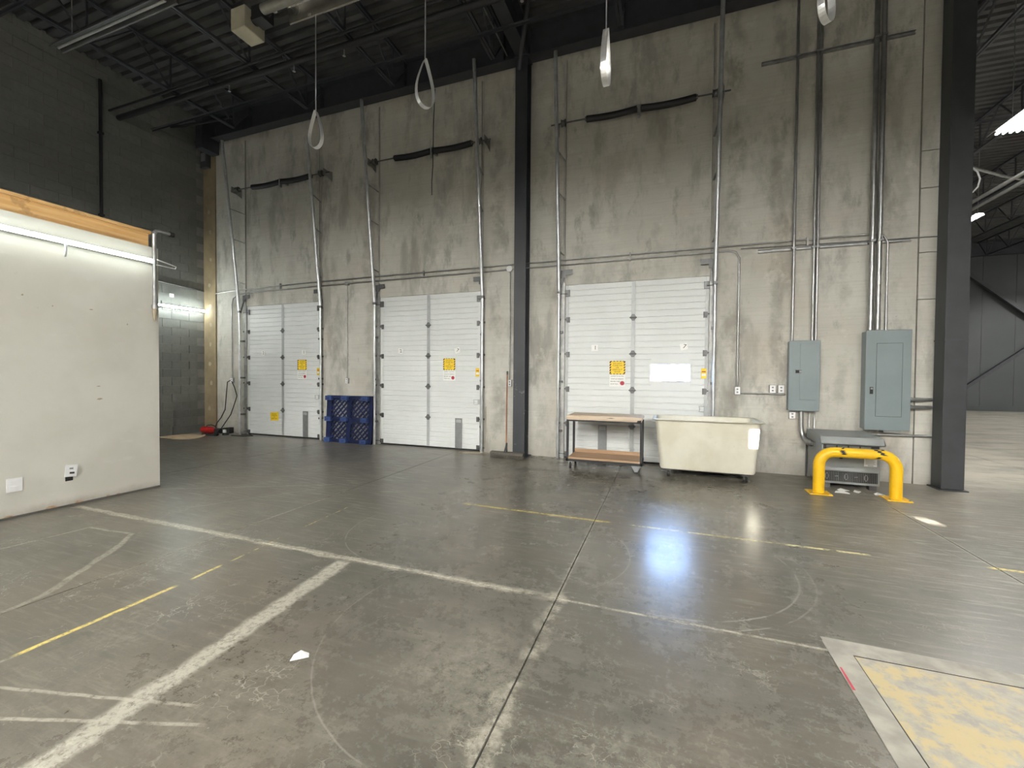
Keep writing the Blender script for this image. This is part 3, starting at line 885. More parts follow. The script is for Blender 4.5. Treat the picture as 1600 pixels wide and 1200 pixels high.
def spring_shaft(label, xl, xr, sl, sr, z=5.95, rope=False):
    y = WY - .2
    xc = (sl + sr) / 2
    t = thing('torsion_spring_shaft', label, 'spring', (xc, y, z), 'torsion springs high above the dock doors')
    MB().tube((xl, y, z), (xr, y, z), .013, 10).obj('shaft', M['hinge'], t)
    for a, b in ((sl, xc - .035), (xc + .035, sr)):
        n = 56
        pts, rad = [], []
        for k in range(n * 2 + 1):
            u = k / (n * 2)
            pts.append((a + (b - a) * u, y, z - .022 * math.sin(math.pi * u) - .006))
            rad.append(.057 if k % 2 == 0 else .049)
        MB().path(pts, .045, 12, radii=rad).obj('coil_spring', M['black'], t)
        e = a if a == sl else b
        MB().tube((e - .025, y, z), (e + .025, y, z), .036, 12).obj('winding_cone', M['hinge'], t)
    m = MB()
    m.box(xc - .025, xc + .025, y - .03, WY - .001, z - .02, z + .05)
    m.box(xc - .02, xc + .02, y - .04, y + .02, z - .14, z + .05)
    m.obj('centre_bracket', M['galvdull'], t)
    for s, xe in ((-1, xl), (1, xr)):
        MB().path([(xe - s * .26, y, z), (xe - s * .25, y, z), (xe - s * .20, y, z), (xe - s * .19, y, z)], .06, 14, radii=[.065, .05, .05, .065]).obj('cable_drum', M['hinge'], t)
        m = MB()
        m.prism([(y - .07, z - .07), (y + .06, z - .07), (WY - .001, z - .12), (WY - .001, z + .10), (y + .06, z + .07), (y - .07, z + .07)], 'x', xe - s * .10 - .004, xe - s * .10 + .004)
        m.obj('bearing_plate', M['galvdull'], t)
    if rope:
        MB().path([(xc + .1, y - .06, 7.1), (xc + .07, y - .06, 6.4), (xc + .06, y - .055, 5.98), (xc + .055, y - .055, 5.6), (xc + .03, y - .05, 5.3), (xc + .035, y - .05, 5.05)], .008, 6).obj('hanging_rope', M['black'], t)
    return t
spring_shaft('black coil spring shaft above the corner dock door', -9.98, -6.98, -9.27, -7.5, 5.93)
spring_shaft('black coil spring shaft with hanging rope above the middle dock door', -6.0, -3.15, -5.28, -3.55, 5.95, True)
spring_shaft('black coil spring shaft above the windowed dock door', -1.98, .9, -1.345, .40, 5.975)

# ------------------------------------------------------------------ steel: columns, beams, joists
def i_section(m, x, y, z0, z1, w, d, tw=.012, tf=.016):
    m.box(x - w / 2, x + w / 2, y - d / 2, y - d / 2 + tf, z0, z1)
    m.box(x - w / 2, x + w / 2, y + d / 2 - tf, y + d / 2, z0, z1)
    m.box(x - tw / 2, x + tw / 2, y - d / 2 + tf, y + d / 2 - tf, z0, z1)
t = thing('steel_column', 'dark scuffed steel column against the concrete wall, beside broom', 'column', (-2.53, 7.5, 0))
m = MB(); i_section(m, -2.53, 7.50, 0.02, 7.9, .225, .24); m.obj('shaft', M['navy'], t)
box(-2.70, -2.36, 7.36, WY - .002, 0, .02).obj('base_plate', M['navy'], t)
box(-2.66, -2.40, 7.34, WY - .002, 7.28, 7.9).obj('cap_plate', M['steel'], t)
t = thing('steel_column', 'tall charcoal box column standing free at the end of the concrete wall', 'column', (3.645, 7.46, 0))
box(3.525, 3.77, 7.345, 7.585, 0.015, ZC).obj('shaft', M['column'], t, bevel=.008)
box(3.49, 3.80, 7.31, 7.60, 0, .015).obj('base_plate', M['column'], t)
box(3.522, 3.773, 7.342, 7.588, 2.02, 2.035).obj('seam_band', M['steel'], t)
# beam along the head of the wall
t = thing('wall_beam', 'deep dark steel beam along the top of the concrete wall', 'beam', (-3.6, 7.5, 7.3))
m = MB()
y0, y1 = 7.40, 7.62
m.box(XL, 3.52, y0, y1, 7.84, 7.86); m.box(XL, 3.52, y0, y1, 7.30, 7.322); m.box(XL, 3.52, 7.505, 7.517, 7.322, 7.84)
m.obj('beam_body', M['steel'], t)
for x in (-9.35, -7.2, -5.05, -2.9, -.75, 1.4):
    box(x - .006, x + .006, y0 + .01, 7.505, 7.322, 7.84).obj('stiffener_plate', M['steel'], t)
box(-10.86, -10.62, 7.2, WY - .03, 6.98, 7.84).obj('end_bracket', M['steel'], t)
t = thing('hall_beam', 'dark steel beam across the far end of the hall', 'beam', (13, 26.2, 7.3))
m = MB(); m.box(3.6, XR, 26.0, 26.2, 7.82, 7.86); m.box(3.6, XR, 26.0, 26.2, 7.25, 7.29); m.box(3.6, XR, 26.09, 26.11, 7.29, 7.82)
m.obj('beam_body', M['steel'], t)
t = thing('roof_girder', 'heavy dark girder running toward the camera from the wall column', 'beam', (-2.53, 2, 7.2))
m = MB(); m.box(-2.64, -2.42, YF, 7.38, 7.82, 7.86); m.box(-2.64, -2.42, YF, 7.38, 7.30, 7.33); m.box(-2.54, -2.52, YF, 7.38, 7.33, 7.82)
m.obj('beam_body', M['steel'], t)
MB().path([(-2.55, 7.3, 7.0), (-2.3, 6.9, 7.5), (-2.2, 6.8, 7.88)], .04, 8).obj('knee_brace', M['steel'], t)
MB().path([(-2.74, 7.2, 7.22), (-2.74, 5.5, 7.24), (-2.74, 3.5, 7.26)], .012, 8).obj('conduit_run', M['conduit'], t)

def joist(x, y0, y1, label, fine_from=None):
    t = thing('roof_joist', label, 'joist', (x, y1, 7.4), 'open-web roof joists')
    zt, zb = 7.87, 7.10
    m = MB(); m.box(x - .05, x - .008, y0, y1, zt - .05, zt); m.box(x + .008, x + .05, y0, y1, zt - .05, zt); m.obj('top_chord', M['steel'], t)
    m = MB(); m.box(x - .045, x - .008, y0 + .5, y1 - .55, zb, zb + .045); m.box(x + .008, x + .045, y0 + .5, y1 - .55, zb, zb + .045); m.obj('bottom_chord', M['steel'], t)
    rest_ = MB()
    y = y1 - .55
    P = 1.3
    while y - P > y0:
        segs = [((x, y, zb + .02), (x, y - P / 2 + .0, zt - .03)), ((x, y - P / 2, zt - .03), (x, y - P, zb + .02)), ((x, y - .02, zb + .02), (x, y - .02, zt - .03))]
        for a, b in segs:
            if fine_from is not None and y > fine_from: MB().bar(a, b, .03, .022).obj('web_bar', M['steel'], t)
            else: rest_.bar(a, b, .03, .022)
        y -= P
    (MB() if fine_from is None else MB())
    MB().bar((x, y1 - .55, zb + .02), (x, y1 - .03, zt - .06), .03, .03).obj('end_web', M['steel'], t)
    if rest_.v: rest_.obj('distant_web_bars', M['steel'], t, kind='stuff')
names = {-9.35: 'dark open-web joist nearest the block wall', -7.2: 'second dark open-web joist from the block wall', -5.05: 'third dark open-web joist from the block wall, by heater',
         -2.95: 'dark open-web joist beside the heavy girder', -.75: 'dark open-web joist above windowed door', 1.4: 'dark open-web joist above the grey panels'}
for x in names: joist(x, YF, 7.6, names[x], 2.2)
hx = [5.0, 7.15, 9.3, 11.45, 13.6, 15.75, 17.9, 20.05]
for i, x in enumerate(hx):
    joist(x, 2.0, 26.0, 'dark open-web joist over the hall beyond the free column, %s from the wall end' % ['first', 'second', 'third', 'fourth', 'fifth', 'sixth', 'seventh', 'eighth'][i], None)
for y, label in ((6.45, 'thin dark bridging angle crossing joists close to the wall'), (3.6, 'thin dark bridging angle crossing joists further from wall'), (12.2, 'thin dark bridging angle crossing hall joists'), (19.5, 'thin dark bridging angle far down the hall')):
    x0, x1 = (XL, 3.5) if y < 8 else (3.6, XR)
    m = MB(); m.box(x0, x1, y - .02, y + .02, 7.098, 7.103); m.box(x0, x1, y + .016, y + .02, 7.06, 7.098)
    tag(m.obj('bridging_angle', M['steel']), label, 'bridging')
# sprinkler main with small heads
t = thing('sprinkler_pipe', 'thick black sprinkler pipe running under the joists along the wall', 'pipe', (-4, 5.83, 7.0))
MB().tube((XL, 5.83, 7.01), (XR, 5.83, 7.01), .055, 14).obj('main_pipe', M['black'], t)
MB().tube((XL, 5.66, 7.07), (XR, 5.66, 7.07), .022, 8).obj('branch_pipe', M['black'], t)
for x in (-7.85, -5.15, -6.25, -2.0, .6):
    MB().path([(x, 5.83, 6.96), (x, 5.83, 6.88)], .011, 8).obj('drop_nipple', M['galv'], t)
    MB().path([(x, 5.83, 6.88), (x, 5.83, 6.86), (x, 5.83, 6.85)], .02, 8, radii=[.012, .012, .028]).obj('sprinkler_head', M['galv'], t)
# dark rods fixed to the block wall
t = tag(MB().path([(XL, 6.86, 7.39), (XL + .3, 6.95, 7.40), (-9.5, 7.1, 7.42)], .035, 8).obj('wall_stub_pipe', M['black']), 'short black pipe stub coming off the top of the block wall', 'pipe')
t = thing('downpipe', 'thin black vertical pipe on the grey block wall', 'pipe', (XL + .03, 5.49, 3))
MB().tube((XL + .045, 5.49, 0.0), (XL + .045, 5.49, 7.6), .03, 10).obj('pipe_run', M['black'], t)
for z in (1.5, 4.8, 6.5): box(XL + .004, XL + .08, 5.45, 5.53, z - .02, z + .02).obj('pipe_strap', M['black'], t)
t = tag(MB().path([(XL + .015, 7.60, 3.60), (XL + .015, 6.0, 3.69), (XL + .015, 4.5, 3.72)], .012, 8).obj('wall_cable', M['hinge']), 'thin grey cable along the block wall above the tube light', 'cable')
tag(box(XL, XL + .03, 6.80, 6.88, 3.33, 3.41).obj('cable_box', M['baywhite']), 'tiny white box on the block wall above tube light', 'junction box')
t = thing('corner_box', 'small grey box at the top of the tan corner strip', 'junction box', (-11.05, 7.55, 6.95))
box(-11.15, -10.92, 7.50, WY - .03, 6.7, 7.2).obj('box_body', M['siding'], t, bevel=.004)
box(-11.11, -10.96, 7.49, 7.50, 6.85, 7.05).obj('cover', M['slot'], t)

# ------------------------------------------------------------------ ceiling heater and hanging loops
t = thing('tube_heater', 'radiant tube heater with beige burner box and polished reflector overhead', 'heater', (-4.75, 3.75, 5.6))
box(-4.93, -4.70, 3.68, 3.95, 5.585, 5.84).obj('burner_box', M['beige'], t, bevel=.01, label='beige burner box')
box(-4.935, -4.93, 3.71, 3.90, 5.64, 5.80).obj('box_label', M['paper'], t)
m = MB()
m.path([(-4.68, 3.80, 5.72), (-4.55, 3.78, 5.73), (-4.40, 3.74, 5.74)], .055, 12)
m.box(-4.62, -4.45, 3.70, 3.86, 5.64, 5.80)
m.obj('burner_neck', M['black'], t)
prof = [(3.50, 5.60), (3.515, 5.605), (3.55, 5.76), (3.62, 5.83), (3.76, 5.83), (3.83, 5.76), (3.855, 5.605), (3.87, 5.60), (3.86, 5.62), (3.84, 5.77), (3.765, 5.845), (3.615, 5.845), (3.54, 5.77), (3.51, 5.62)]
MB().prism(prof, 'x', -4.20, 3.2).obj('reflector', M['foil'], t)
MB().tube((-4.42, 3.69, 5.70), (3.2, 3.69, 5.70), .052, 16).obj('radiant_tube', M['heattube'], t)
for x in (-3.6, -1.5, .6, 2.7):
    MB().tube((x, 3.69, 5.84), (x, 3.69, ZC), .006, 6).obj('hanging_chain', M['galvdull'], t)
pts = [(-4.62 + .02 * math.sin(k * 1.1), 3.62 - k * .006, 5.90 + k * .02) for k in range(30)]
MB().path(pts, .06, 12, radii=[.066 if k % 2 else .054 for k in range(30)]).obj('flexible_flue', M['foil'], t)
MB().path([(-4.66, 3.80, 5.86), (-4.55, 3.84, 5.84), (-4.42, 3.86, 5.80), (-4.38, 3.84, 5.78)], .008, 8).obj('supply_wire', M['white'], t)
MB().path([(-4.9, 3.7, 5.93), (-5.0, 3.66, 6.1), (-5.2, 3.5, 6.5), (-5.3, 3.3, 7.1)], .02, 8).obj('gas_hose', M['black'], t)

t = thing('strip_fixture', 'unlit grey strip fixture hanging near the block wall', 'light', (-6.3, 3.17, 5.6))
MB().prism([(3.10, 5.60), (3.13, 5.66), (3.21, 5.66), (3.24, 5.60), (3.225, 5.60), (3.205, 5.645), (3.135, 5.645), (3.115, 5.60)], 'x', -7.35, -5.15).obj('housing', M['hinge'], t)
MB().tube((-7.3, 3.17, 5.615), (-5.25, 3.17, 5.615), .014, 10).obj('unlit_tube', M['stile'], t)
for x in (-7.0, -5.5): MB().tube((x, 3.17, 5.66), (x, 3.17, ZC), .005, 6).obj('hanging_wire', M['galvdull'], t)

def loop(x, y, ztop, zbot, half, yaw, label, wtop):
    t = thing('hanging_loop', label, 'metal loop', (x, y, ztop), 'aluminium loops hanging on wires')
    H = ztop - zbot
    pts = []
    n = 40
    for k in range(n):
        a = 2 * math.pi * k / n
        # teardrop: pointed at the wire, round at the bottom
        s = (1 - math.cos(a)) / 2
        u = half * math.sin(a) * (0.22 + 0.78 * s) * 1.08
        v = -H * s
        pts.append((u, v))
    c_, s_ = math.cos(yaw), math.sin(yaw)
    w, th = .025, .0018
    vs, fs = [], []
    for i, (u, v) in enumerate(pts):
        pu, pv = pts[i - 1]; nu, nv = pts[(i + 1) % n]
        tx, tz = nu - pu, nv - pv
        l = math.hypot(tx, tz) or 1
        nx, nz = tz / l, -tx / l
        for off, b in ((-th, -w), (th, -w), (th, w), (-th, w)):
            uu, vv = u + nx * off, v + nz * off
            vs.append((x + uu * c_ - b * s_, y + uu * s_ + b * c_, ztop + vv))
    for i in range(n):
        j = (i + 1) % n
        for k in range(4):
            fs.append((i * 4 + k, i * 4 + (k + 1) % 4, j * 4 + (k + 1) % 4, j * 4 + k))
    m = MB(); m._add(vs, fs, False)
    m.obj('band', M['alu'], t)
    MB().tube((x, y, ztop), (x, y, wtop), .006, 6).obj('wire', M['galv'], t)
LY = 3.862
loop(-3.815, LY, 4.52, 4.10, .115, math.radians(5), 'aluminium loop on a wire, first from the beige heater box', 5.61)
loop(-2.375, LY, 4.755, 4.265, .135, math.radians(62), 'bright glinting aluminium loop on a wire above middle door', 5.61)
loop(-.535, LY, 4.575, 4.09, .14, math.radians(86), 'aluminium loop seen nearly edge-on above the windowed door', 5.61)
loop(1.105, LY, 4.62, 4.19, .12, math.radians(52), 'aluminium loop on a wire above the smaller grey panel', 5.61)

# ------------------------------------------------------------------ high-bay fixtures
def high_bay(x, y, label, tube_mat, L=1.25, z=5.5, k=1.0, along='y'):
    t = thing('high_bay_light', label, 'light', (x, y, z), 'high-bay tube lights')
    c, o = (x, y) if along == 'y' else (y, x)
    prof = [(-.24, -.022), (-.15, .07), (.15, .07), (.24, -.022), (.235, -.022), (.147, .062), (-.147, .062), (-.235, -.022)]
    MB().prism([(c + u * k, z + v * k) for u, v in prof], along, o - L / 2, o + L / 2).obj('hood', M['baywhite'], t)
    for q in (-1.5, -.5, .5, 1.5):
        d = c + q * .085 * k
        a_, b_ = o - L / 2 + .02, o + L / 2 - .02
        MB().tube((d, a_, z) if along == 'y' else (a_, d, z), (d, b_, z) if along == 'y' else (b_, d, z), .016 * k, 8).obj('lamp_tube', tube_mat, t)
    for s in (-1, 1):
        w = o + s * L * .4
        p = (x, w) if along == 'y' else (w, y)
        MB().tube((*p, z + .07 * k), (*p, ZC), .005, 6).obj('hanging_wire', M['galvdull'], t)
rows = {-3.6: 'first', -7.6: 'second', -11.6: 'third'}
for y in rows:
    for x, l in ((-6.6, 'nearest the block wall'), (-2.4, 'second from the block wall'), (1.8, 'third from the block wall'), (6.0, 'fourth from the block wall')):
        high_bay(x, y, 'glowing high-bay light in the %s row behind the camera, %s' % (rows[y], l), M['bay'], along='x')
M['bayhall'] = emitter('hall_bay_tube_glow', (1.0, 0.985, 0.94), HALL_POWER)
high_bay(5.15, 8.6, 'glowing high-bay light just beyond the free charcoal column', M['bayhall'], 1.35)
high_bay(8.0, 15.6, 'small glowing high-bay light further down the hall', M['bayhall'], .6, 6.0, .5)
for x, y, l in ((13.5, 8.5, 'by the near right of the hall'), (14.5, 17.0, 'over the middle of the hall'), (19.5, 13, 'by the far right wall of the hall'), (17.0, 22.0, 'close to the far siding of the hall')):
    high_bay(x, y, 'glowing high-bay light ' + l, M['bayhall'])

# ------------------------------------------------------------------ hall details
t = thing('cross_brace', 'dark steel cross brace on the far grey siding', 'brace', (16.3, 26.3, 3.6))
MB().bar((12.3, 26.35, 7.55), (20.3, 26.35, -.0 + .1), .16, .16).obj('brace_angle', M['steel'], t)
MB().bar((12.4, 26.45, .15), (20.3, 26.45, 7.0), .14, .14).obj('brace_angle', M['steel'], t)
t = thing('pipe_pair', 'two parallel grey pipes running down the hall beyond the column', 'pipe', (5.7, 12, 5))
for x, y0, y1 in ((5.655, 2.5, 25.5), (5.9, 2.5, 25.5)):
    MB().tube((x, y0, 5.0), (x, y1, 5.0), .032, 10).obj('pipe_run', M['conduit'], t)
for y in (5.5, 9.5, 13.5, 17.5, 21.5):
    box(5.60, 5.95, y - .02, y + .02, 5.03, 5.06).obj('trapeze_bar', M['galvdull'], t)
    for x in (5.62, 5.93): MB().tube((x, y, 5.06), (x, y, ZC), .005, 6).obj('hanger_rod', M['galvdull'], t)
t = tag(MB().path([(3.775, 7.5, 4.36), (3.83, 7.5, 4.345), (3.89, 7.5, 4.28), (3.92, 7.5, 4.18), (3.90, 7.5, 4.08), (3.85, 7.5, 4.015), (3.775, 7.5, 3.98)], .010, 8).obj('looped_cable', M['white']), 'pale looped cable bulging from the free charcoal column', 'cable')
t = tag(MB().path([(5.6, 11.5, 5.85), (6.4, 12.6, 6.3), (7.4, 13.4, 6.3), (9, 14.5, 6.3)], .03, 8).obj('flexible_conduit', M['galvdull']), 'pale flexible conduit curving through the hall roof', 'conduit')
for i, (x, y, z, l) in enumerate(((5.7, 9.6, 7.0, 'pale square panel hanging by the hall roof'), (9.0, 14.6, 6.9, 'small pale plate among the hall joists'))):
    tag(MB().cbox((x, y, z), (.28, .05, .42)).obj('hanging_plate', M['baywhite'], bevel=.005), l, 'panel')

# ------------------------------------------------------------------ conduit on the wall
CY = WY - .03
t = thing('wall_conduit', 'horizontal steel conduit pair crossing the whole concrete wall above the doors', 'conduit', (-4, CY, 3.6))
MB().path([(-10.75, CY, 3.53), (-10.3, CY, 3.56), (-8.0, CY, 3.60), (-1.9, CY, 3.612), (2.75, CY, 3.60), (2.93, CY, 3.57), (2.985, CY, 3.47), (2.985, CY, 2.18)], .014, 8).obj('upper_conduit', M['conduit'], t)
MB().path([(-10.2, CY, 1.38), (-10.2, CY, 3.22), (-10.15, CY, 3.38), (-10.0, CY, 3.46), (-9.6, CY, 3.49), (-6.64, CY, 3.51), (-1.9, CY, 3.525), (.92, CY, 3.53), (1.03, CY, 3.50), (1.083, CY, 3.40), (1.083, CY, 1.34)], .015, 8).obj('lower_conduit', M['conduit'], t)
MB().path([(1.1, CY, 3.545), (3.55, CY - .0, 3.49)], .006, 6).obj('thin_wire', M['hinge'], t)
for x, z in ((-6.64, 3.51),):
    box(x - .04, x + .04, CY - .03, CY + .028, z - .04, z + .04).obj('tee_box', M['galvdull'], t)
MB().tube((-2.81, CY - .035, 3.53), (-2.81, CY + .028, 3.53), .058, 16).obj('round_box', M['baywhite'], t, label='round pale junction box next to the dark column')
MB().tube((-6.64, CY, 1.42), (-6.64, CY, 3.47), .011, 8).obj('drop_conduit', M['conduit'], t)
MB().tube((-2.80, CY, 1.42), (-2.80, CY, 3.47), .011, 8).obj('drop_conduit', M['galvdull'], t)
for x in (-8.6, -4.7, -.6, 2.0):
    box(x - .012, x + .012, CY - .018, CY + .028, 3.50, 3.64).obj('pipe_strap', M['galvdull'], t)
def outlet(x, z, label, w=.07, h=.115, y=WY, flat=True):
    t = thing('outlet_box', label, 'outlet', (x, y, z))
    box(x - w / 2, x + w / 2, y - .05, y - .001, z - h / 2, z + h / 2).obj('box_body', M['galvdull'], t, bevel=.004)
    box(x - w / 2 + .004, x + w / 2 - .004, y - .054, y - .05, z - h / 2 + .004, z + h / 2 - .004).obj('cover_plate', M['white'], t)
    for dz in (-.024, .024):
        box(x - .013, x + .013, y - .056, y - .054, z + dz - .012, z + dz + .012).obj('socket', M['slot'], t)
outlet(-6.635, 1.36, 'small outlet box on the concrete above the blue pallet')
outlet(-2.79, 1.36, 'small outlet box beside the broom handle and dark column', .075, .13)
outlet(-10.2, 1.33, 'small outlet box with hanging cords in the corner by the red tool', .09, .12)
outlet(1.085, 1.29, 'blank outlet box above the white bin', .085, .125)
outlet(1.575, 1.325, 'first of two white outlets left of the smaller grey panel', .085, .125)
outlet(1.69, 1.325, 'white outlet touching the smaller grey panel', .085, .125)
outlet(1.845, .925, 'white outlet under the smaller grey panel', .085, .11)
tag(MB().tube((1.12, CY, 1.255), (1.75, CY, 1.245), .013, 8).obj('surface_conduit', M['galvdull']), 'short horizontal conduit between blank outlet box and smaller grey panel', 'conduit')

def conduit_v(name, xs, z0, z1, label, r=.019, y=CY - .025):
    t = thing(name, label, 'conduit', (xs[0], y, z0))
    for x in xs: MB().tube((x, y, z0), (x, y, z1), r, 10).obj('conduit_run', M['conduit'], t)
    return t
conduit_v('riser_conduit', [1.82, ], 2.07, ZC, 'steel conduit rising from the smaller grey panel, nearer the doors')
conduit_v('riser_conduit', [2.08, 2.125], 2.07, ZC, 'pair of steel conduits rising from the smaller grey panel', .017)
t = conduit_v('riser_conduit', [2.775, 2.86], 2.2, ZC, 'thick pair of steel conduits rising from the larger grey panel', .031, WY - .10)
tag(MB().tube((3.582, WY + .03, 0), (3.582, WY + .03, ZC), .016, 10).obj('end_conduit', M['conduit']), 'thin steel conduit on the free end of the concrete wall', 'conduit')
def strut(x0, x1, z, label):
    m = MB(); m.box(x0, x1, WY - .022, WY - .001, z - .024, z + .024)
    t = thing('strut_channel', label, 'channel', ((x0 + x1) / 2, WY, z))
    m = MB(); m.box(x0, x1, WY - .006, WY - .001, z - .024, z + .024); m.box(x0, x1, WY - .04, WY - .006, z + .02, z + .024); m.box(x0, x1, WY - .04, WY - .006, z - .024, z - .02)
    m.obj('channel', M['galvdull'], t)
    for x in (1.82, 2.08, 2.125, 2.775, 2.86):
        box(x - .03, x + .03, WY - .14 if x > 2.5 else WY - .078, WY - .02, z - .015, z + .015).obj('pipe_clamp', M['galvdull'], t)
strut(1.345, 3.245, 6.38, 'upper steel strut channel across the conduits, near the roof')
strut(1.345, 3.255, 3.48, 'lower steel strut channel across the conduits')

# ------------------------------------------------------------------ electrical panels
t = thing('electrical_panel', 'smaller grey electrical panel, above the white bin end', 'panel', (1.967, WY, 1.0))
x0, x1, z0, z1, y = 1.765, 2.17, 1.0, 2.065, WY - .135
MB().box(x0 + .01, x1 - .01, y + .02, WY - .001, z0 + .01, z1 - .01).obj('enclosure', M['panel'], t, bevel=.006)
box(x0, x1, y, y + .02, z0, z1).obj('front_cover', M['panel'], t, bevel=.008)
dd = box(x0 + .145, x1 - .04, y - .006, y, z0 + .17, z1 - .05).obj('hinged_door', M['panel'], t, bevel=.003)
box(x0 + .09, x0 + .165, y - .010, y - .0, 1.575, 1.62).obj('latch', M['ink'], t)
box(x0 + .135, x0 + .165, y - .013, y - .010, 1.58, 1.615).obj('latch_tab', M['slot'], t)
t = thing('electrical_panel', 'larger grey electrical panel, above the transformer', 'panel', (2.96, WY, .76))
x0, x1, z0, z1, y = 2.70, 3.225, .765, 2.19, WY - .19
box(x0 + .012, x1 - .012, y + .02, WY - .001, z0 + .012, z1 - .012).obj('enclosure', M['panel'], t, bevel=.006)
box(x0, x1, y, y + .02, z0, z1).obj('front_cover', M['panel'], t, bevel=.006)
box(x0 + .128, x1 - .105, y - .004, y, z0 + .20, z1 - .19).obj('hinged_door', M['panel'], t, bevel=.002)
m = MB()
for a in ((x0 + .124, x0 + .128, z0 + .196, z1 - .186), (x1 - .105, x1 - .101, z0 + .196, z1 - .186)):
    m.box(a[0], a[1], y - .0012, y + .001, a[2], a[3])
m.box(x0 + .124, x1 - .101, y - .0012, y + .001, z0 + .196, z0 + .20); m.box(x0 + .124, x1 - .101, y - .0012, y + .001, z1 - .19, z1 - .186)
m.obj('door_gap', M['dark'], t)
box(x0 + .055, x0 + .09, y - .012, y, 1.28, 1.38).obj('latch', M['ink'], t)
box(x0 + .06, x0 + .085, y - .015, y - .012, 1.345, 1.37).obj('latch_tab', M['slot'], t)
box(x0 + .24, x1 - .09, y + .04, WY - .01, z0 - .03, z0 - .0).obj('gutter_lip', M['galvdull'], t)
# pipes off the right side of the larger panel
t = thing('side_conduit', 'two short steel pipes leaving the larger grey panel toward the free column', 'conduit', (3.4, 7.55, 1.2))
for z in (1.21, 1.10):
    MB().path([(3.2255, WY - .10, z), (3.30, WY - .10, z), (3.36, WY - .085, z), (3.52, WY - .04, z)], .026, 10).obj('conduit_run', M['conduit'], t)
    MB().tube((3.227, WY - .10, z), (3.27, WY - .10, z), .034, 10).obj('coupling', M['conduit'], t)
tag(MB().tube((2.74, WY - .06, .69), (3.70, WY - .02, .69), .02, 10).obj('low_conduit', M['conduit']), 'horizontal steel pipe behind the transformer hood, below the larger panel', 'conduit')

# ------------------------------------------------------------------ transformer
t = thing('transformer', 'grey floor transformer with sloping hood behind the yellow guard rail', 'transformer', (2.38, 7.2, 0))
x0, x1, y0, y1 = 2.045, 2.705, 6.93, 7.55
box(x0, x1, y0 + .02, y1, .06, .60).obj('cabinet', M['xf'], t, bevel=.006)
MB().prism([(y0 - .05, .615), (y0 - .03, .60), (y0 + .02, .70), (y1, .735), (y1, .60), (y0 + .02, .60), (y0 + .02, .615)], 'x', x0 - .02, x1 + .03).obj('hood', M['xf'], t)
box(x0 + .02, x1 - .02, y0 + .008, y0 + .02, .50, .60).obj('upper_vent_opening', M['dark'], t)
for k in range(4): box(x0 + .05 + k * .13, x0 + .16 + k * .13, y0 + .002, y0 + .010, .545, .585).obj('vent_slot', M['hinge'], t)
box(x0 + .005, x1 - .005, y0 + .004, y0 + .02, .515, .535).obj('vent_rail', M['xf'], t)
box(x0 + .01, x1 - .01, y0, y0 + .02, .24, .49).obj('front_panel', M['xf'], t, bevel=.004)
box(x0 + .02, x1 - .03, y0 + .006, y0 + .02, .095, .23).obj('lower_grille_opening', M['dark'], t)
m = MB()
for k in range(30): m.box(x0 + .03 + k * .02, x0 + .038 + k * .02, y0, y0 + .008, .10, .225)
m.obj('grille_bars', M['hinge'], t, kind='stuff')
m = MB()
for k in range(5):
    cx = x0 + .06 + k * .11
    if k % 2 == 0: m.path([(cx + .018 * math.cos(a * .628), y0 - .001, .165 + .04 * math.sin(a * .628)) for a in range(10)], .004, 6, closed=True)
    else: m.tube((cx - .02, y0 - .001, .165), (cx + .02, y0 - .001, .17), .004, 6)
m.obj('grille_handhole', M['slot'], t, kind='stuff')
np_ = box(x1 - .185, x1 - .045, y0 - .003, y0, .325, .47).obj('rating_plate', M['paper'], t, label='white rating plate')
m = MB()
for k in range(5): m.box(x1 - .17, x1 - .065 - .01 * (k % 2), y0 - .0045, y0 - .003, .355 + k * .016, .359 + k * .016)
m.box(x1 - .17, x1 - .11, y0 - .0045, y0 - .003, .445, .46); m.box(x1 - .145, x1 - .085, y0 - .0045, y0 - .003, .332, .34)
m.obj('plate_print', M['slot'], np_, kind='stuff')
box(x0 + .20, x0 + .235, y0 - .004, y0, .405, .425).obj('maker_badge', M['ink'], t)
box(x0 + .24, x0 + .31, y0 - .003, y0, .407, .421).obj('maker_badge', M['slot'], t)
for xa, ya in ((x0 + .03, y0 + .03), (x1 - .11, y0 + .03), (x0 + .03, y1 - .12), (x1 - .11, y1 - .12)):
    box(xa, xa + .08, ya, ya + .09, 0, .06).obj('foot', M['hinge'], t)
t = thing('curved_conduit', 'fat grey conduit curving from the smaller panel down into the transformer', 'conduit', (1.95, WY - .07, .6))
MB().path([(1.955, WY - .07, .999), (1.955, WY - .07, .80), (1.96, WY - .075, .70), (1.975, WY - .09, .62), (2.0, WY - .14, .565), (2.02, WY - .2, .55), (2.035, WY - .3, .545), (2.06, WY - .42, .545)], .033, 12).obj('conduit_run', M['conduit'], t)
MB().tube((1.999, WY - .25, .547), (2.04, WY - .30, .545), .045, 12).obj('coupling', M['galvdull'], t)
t = thing('thin_conduit', 'pair of thin conduits dropping from the smaller panel behind the transformer', 'conduit', (2.1, WY - .05, .6))
for dx, dy in ((2.065, 0), (2.13, 0)):
    MB().path([(dx, WY - .05, .999), (dx, WY - .05, .72), (dx + .01, WY - .10, .66)], .012, 8).obj('conduit_run', M['conduit'], t)
MB().tube((2.04, WY - .04, 0.0), (2.04, WY - .04, .66), .012, 8).obj('conduit_run', M['hinge'], t)

